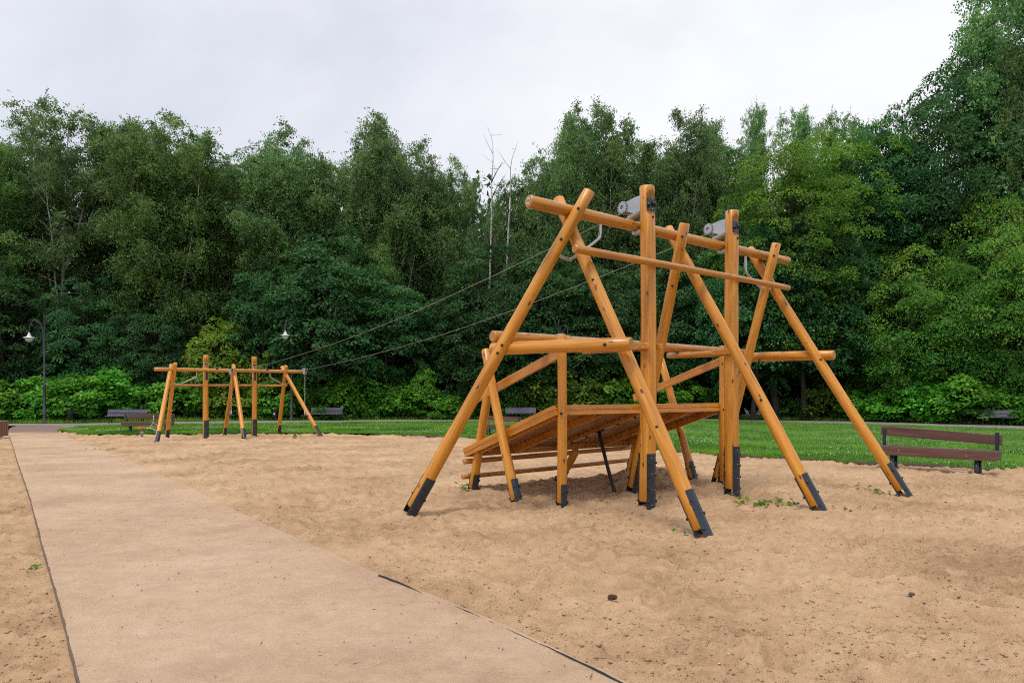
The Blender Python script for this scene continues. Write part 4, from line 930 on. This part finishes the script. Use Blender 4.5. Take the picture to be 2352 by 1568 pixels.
def dome(seed, H, RR, zb, ncl, nleaf, size, cr_=(.55, 1.1), stems=1, pinnate=False, w=.7, bark=None, flat=.45, name='maple'):
    """broad crown: tilted umbrella-like leaf tiers over an uneven dome"""
    rg = np.random.default_rng(seed); br = []; bark = bark or BARKD
    lob = rg.normal(0, 1, (9, 3)); lob = unit(lob); lamp_ = rg.uniform(-.22, .30, 9)
    cz = zb + (H - zb) * .45; C, A, NN, T_ = [], [], [], []
    tips = []
    while len(tips) < ncl:
        d = unit(rg.normal(0, 1, 3)); 
        if d[2] < -.75: continue
        r_ = 1 + sum(la * max(0, float(d @ lo)) ** 4 for la, lo in zip(lamp_, lob)); k = rg.uniform(.42, 1.0) ** .55 * r_ * rg.uniform(.9, 1.06)
        p_ = np.array([d[0] * RR * k, d[1] * RR * k, cz + d[2] * k * ((H - cz) if d[2] > 0 else (cz - zb))])
        if p_[2] > .15: tips.append((p_, d, k))
    for p_, d, k in tips:
        rad = rg.uniform(*cr_); n = int(nleaf * rg.uniform(.6, 1.3)); out = unit(np.array([d[0], d[1], .12]) + rg.normal(0, .2, 3)); up = unit(np.array([0, 0, 1.0]) + out * rg.uniform(.1, .75)); sx = unit(np.cross(up, out)); sy = np.cross(up, sx)
        rr = np.sqrt(rg.random(n)); th = rg.random(n) * 6.283; x = rr * np.cos(th) * rad; y = rr * np.sin(th) * rad * rg.uniform(.6, 1)
        c = p_ + x[:, None] * sx + y[:, None] * sy + up * (-flat * rr ** 2 * rad + rg.normal(0, .09 * rad, n))[:, None]
        a = unit(x[:, None] * sx + y[:, None] * sy + 1e-6) * .9 + rg.normal(0, .5, (n, 3)) + np.array([0, 0, -.35])
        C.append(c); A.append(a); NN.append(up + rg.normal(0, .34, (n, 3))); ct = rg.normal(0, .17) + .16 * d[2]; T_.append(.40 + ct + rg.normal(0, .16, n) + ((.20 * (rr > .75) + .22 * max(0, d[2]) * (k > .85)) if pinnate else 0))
        if rg.random() < .30: tips_b = p_; br.append((np.array([p_ * np.array([.12, .12, .62]) + np.array([0, 0, .15 * H * .2]), p_ * np.array([.55, .55, .86]), p_]), .035, .008, 4))
    C = np.concatenate(C); A = np.concatenate(A); NN = np.concatenate(NN); T_ = np.concatenate(T_); n = len(C); k = C[:, 2] > .05
    C, A, NN, T_ = C[k], A[k], NN[k], T_[k]; n = len(C)
    for s in range(stems):
        dx = rg.normal(0, .12 + .1 * (stems > 1), 2); br.append((wander(rg, (dx[0] * .5, dx[1] * .5, -.4), (dx[0], dx[1], 1), H * .86, 9, jit=.10), .018 * H + .02 if stems == 1 else .03, .02, 8 if stems == 1 else 5))
    return leafmesh(name + '_crown', C, A, NN, size * rg.uniform(.7, 1.3, n), T_, LF_MAPLED, w), wood_tubes(name + '_trunk', br, bark)
BIR = [birch(1, 22, 4.6, .16, 24, 1.0, 1.1, leaders=5), birch(2, 22, 4.2, .30, 25, .95, .9, top=1.3, leaders=4), birch(3, 22, 5.2, .12, 22, .92, 1.25, leaders=5), birch(4, 22, 4.8, .24, 22, .62, .8, top=1.5, leaders=5), birch(5, 22, 4.4, .14, 25, .95, 1.4, leaders=4)]
MAP = [dome(21, 12, 4.4, 1.2, 270, 112, .21, flat=.5), dome(22, 12, 3.9, .8, 240, 115, .21, flat=.55), dome(23, 12, 4.8, 2.0, 280, 110, .21, flat=.4)]
MAPT = [dome(24, 22, 6.6, 3.0, 640, 112, .205, (.65, 1.35), flat=.5), dome(25, 22, 6.0, 2.5, 600, 112, .205, (.65, 1.3), flat=.55)]
ELD = [dome(31, 10, 3.6, .4, 300, 120, .155, (.45, .95), 3, True, .42, flat=.8, name='box_elder'), dome(32, 10, 3.2, .6, 260, 120, .155, (.4, .9), 3, True, .42, flat=.9, name='box_elder')]
SHR = [dome(41, 3, 1.9, .0, 100, 75, .20, (.30, .62), 6, False, .8, flat=.6, name='shrub'), dome(42, 3, 1.7, .0, 95, 75, .20, (.28, .6), 6, False, .8, flat=.5, name='shrub'), dome(43, 3, 2.1, .0, 105, 75, .185, (.3, .65), 6, False, .8, flat=.7, name='shrub')]
YNG = [dome(51, 4.5, 1.5, .9, 85, 70, .16, (.3, .6), 1, True, .5, flat=.5, name='sapling')]
KIDX = [0]
def plant(kind, meshes, x, y, h, wscale, label, cat, leafm, H0, group=None, rot=None):
    KIDX[0] += 1; rg = random.Random(KIDX[0] * 13); s = h / H0
    b = empty(kind, (x, y, gz(min(y, 50)) - .02), label, cat, group, rg.uniform(0, 6.28) if rot is None else rot, (s * wscale, s * wscale, s))
    cm, tm = meshes
    t = put(obj('trunk', tm), WM[b.name], b); c = put(obj('crown', cm), WM[b.name], b)
    c.material_slots[0].link = 'OBJECT'; c.material_slots[0].material = leafm
    return b
def at(px, d): return (px - 1176) * d / 1600.0
def hgt(py, d): return 1.6 + (904 - py) * d / 1600.0 + .28
# birches: bearing (px of a 2352-wide frame), distance, crown top, width factor, variant
for px, d, top, ws, k, lm, lb in (
    (-60, 51, 300, 1.0, 1, LF_BIRCHL, 'pale birch at the very left edge of the wood'),
    (140, 54, 212, 1.0, 3, LF_BIRCH, 'tall open birch with sky showing through, leftmost tall crown'),
    (255, 58, 250, .9, 1, LF_BIRCH, 'slim birch between the open left birch and the broad drooping one'),
    (385, 55, 240, 1.0, 2, LF_BIRCHL, 'broad drooping birch above the left part of the far end frame'),
    (650, 56, 264, 1.0, 0, LF_BIRCH, 'weeping birch rising above the middle lamp'),
    (905, 57, 246, .92, 4, LF_BIRCH, 'pointed birch left of the dead white trunks'),
    (830, 61, 330, .9, 1, LF_BIRCH, 'lower birch shoulder between two pointed birches'),
    (1035, 60, 338, .62, 2, LF_BIRCH, 'rounded lower birch just left of the dead trunks'),
    (1280, 58, 236, .72, 4, LF_BIRCH, 'birch right of the dead trunks, left of twin tops'),
    (1400, 60, 198, .78, 1, LF_BIRCH, 'tallest middle birch with pointed top above the zip line tower'),
    (1560, 59, 228, .75, 0, LF_BIRCH, 'weeping birch behind the second tall post'),
    (1665, 62, 235, .72, 2, LF_BIRCH, 'weeping birch right of the second tall post'),
    (1725, 66, 208, .40, 1, LF_BIRCH, 'thin birch tip poking up right of centre'),
    (1835, 66, 220, .52, 3, LF_BIRCH, 'sparse birch top above the bright maple'),
    (1925, 68, 232, .60, 3, LF_BIRCH, 'sparse birch top left of the dark right maples'),
    (2300, 48.5, -190, .82, 1, LF_BIRCH, 'very tall near birch filling the upper right corner'),
    (2480, 48, -60, 1.0, 1, LF_BIRCH, 'tall birch beyond the right edge of the wood'),
    (850, 54.5, 515, 1.0, 4, LF_BIRCHL, 'young light green birch hanging before the dark maples'),
    (535, 57, 352, .55, 1, LF_BIRCH, 'small birch in the gap right of the broad drooping birch'),
    (50, 57, 262, .95, 0, LF_BIRCH, 'birch filling the gap left of the open left birch'),
    (305, 58, 258, .8, 4, LF_BIRCH, 'birch shoulder left of the broad drooping birch'),
    (465, 58, 285, .75, 0, LF_BIRCHL, 'birch shoulder right of the broad drooping birch'),
    (590, 59, 322, .8, 2, LF_BIRCH, 'birch left of the middle weeping birch'),
    (725, 59, 290, .7, 2, LF_BIRCH, 'birch right of the middle weeping birch'),
    (965, 60, 300, .7, 0, LF_BIRCH, 'birch right of the pointed birch left of the dead trunks'),
    (1215, 63, 335, .8, 2, LF_BIRCH, 'lower birch close to the right of the dead trunks'),
    (1340, 62, 262, .7, 0, LF_BIRCH, 'birch between the twin tops above the tower beam'),
    (1480, 63, 300, .8, 2, LF_BIRCH, 'birch behind the first tall post'),
    (1610, 63, 262, .7, 4, LF_BIRCH, 'birch between the two weeping birches behind the posts'),
    (2375, 46.5, 60, .55, 1, LF_BIRCH, 'near birch hanging over the right edge'),
    (1118, 66, 440, .8, 4, LF_BIRCH, 'low birch showing behind the dead white trunks'),
    (-230, 52, 260, 1.0, 0, LF_BIRCH, 'birch beyond the left edge of the wood')):
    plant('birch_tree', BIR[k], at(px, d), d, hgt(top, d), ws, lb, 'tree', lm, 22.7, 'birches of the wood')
for px, d, top, ws, k, lm, lb in (
    (20, 50, 590, .9, 0, LF_MAPLED, 'dark maple behind the left lamp post'),
    (190, 51, 640, .9, 1, LF_MAPLED, 'dark maple right of the left lamp, below the open birch'),
    (330, 52, 690, .9, 2, LF_MAPLED, 'low dark maple behind the left end of the far beam'),
    (740, 52, 512, .95, 0, LF_MAPLED, 'large dark blue-green maple right of the middle lamp'),
    (610, 53, 590, .8, 1, LF_MAPLED, 'dark maple left of the middle lamp'),
    (900, 54, 640, 1.0, 2, LF_MAPLED, 'dark maple behind the zip line cables'),
    (1105, 53, 560, .95, 1, LF_MAPLED, 'dark maple below the dead birch trunks'),
    (1230, 54, 545, .85, 0, LF_MAPLED, 'dark maple behind the left leg of the start tower'),
    (1390, 54, 590, .9, 2, LF_MAPLED, 'dark maple behind the tower rails'),
    (1530, 55, 560, .85, 1, LF_MAPLED, 'dark maple seen between the two tall posts'),
    (1660, 54, 520, .75, 0, LF_MAPLED, 'dark maple just right of the second tall post'),
    (1790, 51, 330, .72, 2, LF_MAPLEB, 'tall bright green maple right of the tower'),
    (1900, 53, 305, .66, 0, LF_MAPLEB, 'bright topped maple between sparse birches and dark maples'),
    (1940, 52, 380, .80, 1, LF_MAPLED, 'tall dark maple right of the bright one'),
    (2060, 51.5, 250, .68, 2, LF_MAPLED, 'very tall dark maple before the near birch'),
    (2160, 51, 130, .62, 0, LF_MAPLED, 'tallest maple, rising beside the upper right birch'),
    (2300, 51, 330, .75, 1, LF_MAPLED, 'dark maple under the upper right birch'),
    (2440, 51, 220, .75, 2, LF_MAPLED, 'dark maple at the right edge'),
    (1725, 49.5, 480, .72, 1, LF_MAPLED, 'deep green maple in front of the bright one, by the rail end'),
    (1850, 49, 440, .72, 0, LF_MAPLED, 'deep green maple below the bright maple crown'),
    (-150, 50, 600, 1.0, 2, LF_MAPLED, 'dark maple beyond the left edge')):
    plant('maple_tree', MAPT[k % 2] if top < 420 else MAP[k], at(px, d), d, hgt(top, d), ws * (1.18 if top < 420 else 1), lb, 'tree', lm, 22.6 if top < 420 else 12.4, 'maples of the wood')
for px, d, top, ws, k, lb in (
    (2090, 47.2, 560, 1.0, 0, 'box elder with yellow shoot tips behind the right plank bench'), (2270, 45, 425, .85, 1, 'tall box elder with yellow tips near the right edge'),
    (2190, 46, 600, 1.1, 1, 'low box elder hanging over the walk left of the right slatted bench'), (2390, 43.2, 520, 1.0, 0, 'box elder at the right edge above the slatted bench'),
    (2010, 49.6, 720, .95, 1, 'low box elder beside the dark hollow right of the tower')):
    plant('box_elder', ELD[k], at(px, d), d, hgt(top, d), ws, lb, 'tree', LF_ELDER, 10.3, 'box elders of the wood')
for px, d, top, ws, lm, lb in (
    (510, 51.0, 712, 1.0, LF_SHRUBY, 'yellow-green sapling between the far posts'), (640, 51.2, 775, .9, LF_SHRUBY, 'yellow-green sapling at the middle lamp'),
    (975, 51.5, 832, .85, LF_SHRUB, 'small round-headed sapling standing before the shrubs left of the tower'), (575, 51.0, 800, .8, LF_SHRUBY, 'yellowish sapling behind the second far post'),
    (450, 51, 790, .8, LF_SHRUBY, 'yellowish sapling behind the first far post')):
    plant('sapling', YNG[0], at(px, d), d, hgt(top, d), ws, lb, 'sapling', lm, 4.9, 'saplings at the edge of the wood')
shr = [(-60, 46.5, 868, 1.3, LF_SHRUB), (25, 46.8, 872, 1.25, LF_SHRUB), (105, 47.0, 880, 1.2, LF_SHRUB), (180, 48, 874, 1.2, LF_SHRUB), (260, 49, 858, 1.1, LF_SHRUB), (335, 49.5, 868, 1.15, LF_SHRUB), (410, 50.2, 880, 1.2, LF_SHRUB), (480, 50.6, 872, 1.2, LF_SHRUB), (555, 51, 866, 1.2, LF_SHRUBY), (630, 51.2, 868, 1.2, LF_SHRUB), (705, 51.4, 862, 1.15, LF_SHRUB), (785, 51.6, 852, 1.05, LF_SHRUB), (865, 52, 862, 1.1, LF_SHRUB), (935, 52.2, 885, 1.25, LF_SHRUB), (1020, 52.6, 905, 1.5, LF_SHRUB), (1095, 53, 900, 1.4, LF_SHRUB), (1170, 53, 880, 1.2, LF_SHRUB), (1240, 53, 846, 1.0, LF_SHRUBY), (1320, 53, 828, .95, LF_SHRUBY), (1400, 53.4, 826, .95, LF_SHRUBY), (1480, 53.6, 850, 1.05, LF_SHRUB), (1560, 53.6, 868, 1.1, LF_SHRUB), (1640, 54, 890, 1.2, LF_SHRUB), (1830, 51, 915, 1.6, LF_SHRUB), (1905, 49.3, 895, 1.2, LF_SHRUBY), (1975, 48, 898, 1.3, LF_SHRUB), (2055, 46.2, 895, 1.3, LF_SHRUB), (2135, 44.9, 885, 1.25, LF_SHRUB), (2215, 43.6, 878, 1.15, LF_SHRUB), (2300, 42.9, 870, 1.05, LF_SHRUB), (2390, 41, 868, 1.1, LF_SHRUB)]
spots = ['at the far left edge', 'left of the left lamp post', 'directly behind the left lamp post', 'behind the small bin by the left lamp', 'behind the left slatted bench', 'behind the left legs of the far frame', 'left of the first far post', 'right of the first far post', 'between the far posts', 'behind the second far post', 'at the right leaning leg of the far frame', 'above the middle slatted bench', 'right of the middle slatted bench', 'left of the round-headed sapling', 'low, right of the round-headed sapling', 'left of the deck, low', 'behind the left deck legs', 'behind the sloping handrail', 'behind the deck post, yellowish', 'under the side rail, yellowish', 'left of the first tall post', 'between the tall posts', 'left of the second tall post', 'low, in the dark hollow right of the tower', 'bright, right of the dark hollow', 'left of the right plank bench', 'behind the right plank bench, left half', 'behind the right plank bench, middle', 'left of the right slatted bench', 'behind the right slatted bench', 'beyond the right edge']
for i, ((px, d, top, ws, lm), sp) in enumerate(zip(shr, spots)):
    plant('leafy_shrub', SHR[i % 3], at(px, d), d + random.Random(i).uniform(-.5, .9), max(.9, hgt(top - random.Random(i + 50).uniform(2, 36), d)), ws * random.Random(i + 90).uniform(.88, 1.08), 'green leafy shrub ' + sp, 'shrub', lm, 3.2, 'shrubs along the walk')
# two dead birches
for px, top, seed, lb in ((1120, 288, 3, 'taller dead birch with bare forked white trunk'), (1150, 330, 8, 'shorter dead birch with bare leaning white trunk')):
    rg = np.random.default_rng(seed); d = 56; H = hgt(top, d); b = empty('dead_birch', (at(px, d), d, -.3), lb, 'tree', 'dead birches'); lean = (.00 if seed == 3 else .05)
    tr_ = wander(rg, (0, 0, 0), (lean, 0, 1), H * .80, 14, jit=.05); put(obj('trunk', wood_tubes('trunk', [(tr_, .125, .055, 8)], BIRCHB)), WM[b.name], b)
    for k in range(11 if seed == 3 else 8):
        i = rg.integers(9, 15); az = k * 2.4; el = rg.uniform(.9, 1.25); l = rg.uniform(1.2, 3.6) * (1.2 if k == 0 else 1)
        if k == 0: i, el, l = 14, 1.5, H * .21
        pts = wander(rg, tr_[i], (math.cos(az) * math.cos(el), math.sin(az) * math.cos(el), math.sin(el)), l, 6, (0, 0, .2), .25); bl = [(pts, .05, .012, 5)]
        for _ in range(3):
            j = rg.integers(2, 6); bl.append((wander(rg, pts[j], rg.normal(0, .6, 3) + np.array([0, 0, .7]), l * .4, 4, jit=.3), .02, .007, 4))
        put(obj('branch', wood_tubes('branch', bl, BIRCHB if k == 0 else BARKD)), WM[b.name], b)
# depth of the wood: reads as one mass behind the front trees
rg = np.random.default_rng(77); C, A, NN, T_ = [], [], [], []; br = []
for k in range(120):
    under = k >= 84; px = -520 + 3400 * ((k + rg.random()) / 84 if not under else (k - 84 + rg.random()) / 36); d = rg.uniform(61, 76) if not under else rg.uniform(57.5, 62); x0 = at(px, d)
    gap = 450 if (480 < px < 560 or 1040 < px < 1190) else 425
    H = hgt(gap + rg.uniform(0, 70), d) if not under else rg.uniform(5, 9); RR = rg.uniform(3.0, 4.6) if not under else rg.uniform(3.5, 5); n = 1550 if not under else 1250
    dd = unit(rg.normal(0, 1, (n, 3))); kk = rg.random(n) ** .4; cl = unit(rg.normal(0, 1, (14, 3))); kk = kk * (1 + .25 * np.max(dd @ cl.T, 1) ** 8)
    C.append(np.stack([x0 + dd[:, 0] * kk * RR, d + dd[:, 1] * kk * RR * .8, H * .47 + dd[:, 2] * kk * H * .53], -1)); A.append(rg.normal(0, 1, (n, 3)) + np.array([0, 0, -.5])); NN.append(rg.normal(0, .6, (n, 3)) + np.array([0, -.2, .7])); T_.append(np.clip(.45 + rg.normal(0, .2, n) + rg.normal(0, .12), 0, 1))
C = np.concatenate(C); k = C[:, 2] > .2; n = int(k.sum())
bw_ = put(obj('background_wood', leafmesh('background_wood', C[k], np.concatenate(A)[k], np.concatenate(NN)[k], rg.uniform(.46, .80, n), np.concatenate(T_)[k], LF_BACK, .75)))
tag(bw_, 'deep wood reading as one dark mass behind the front trees', 'wood', kind='stuff')
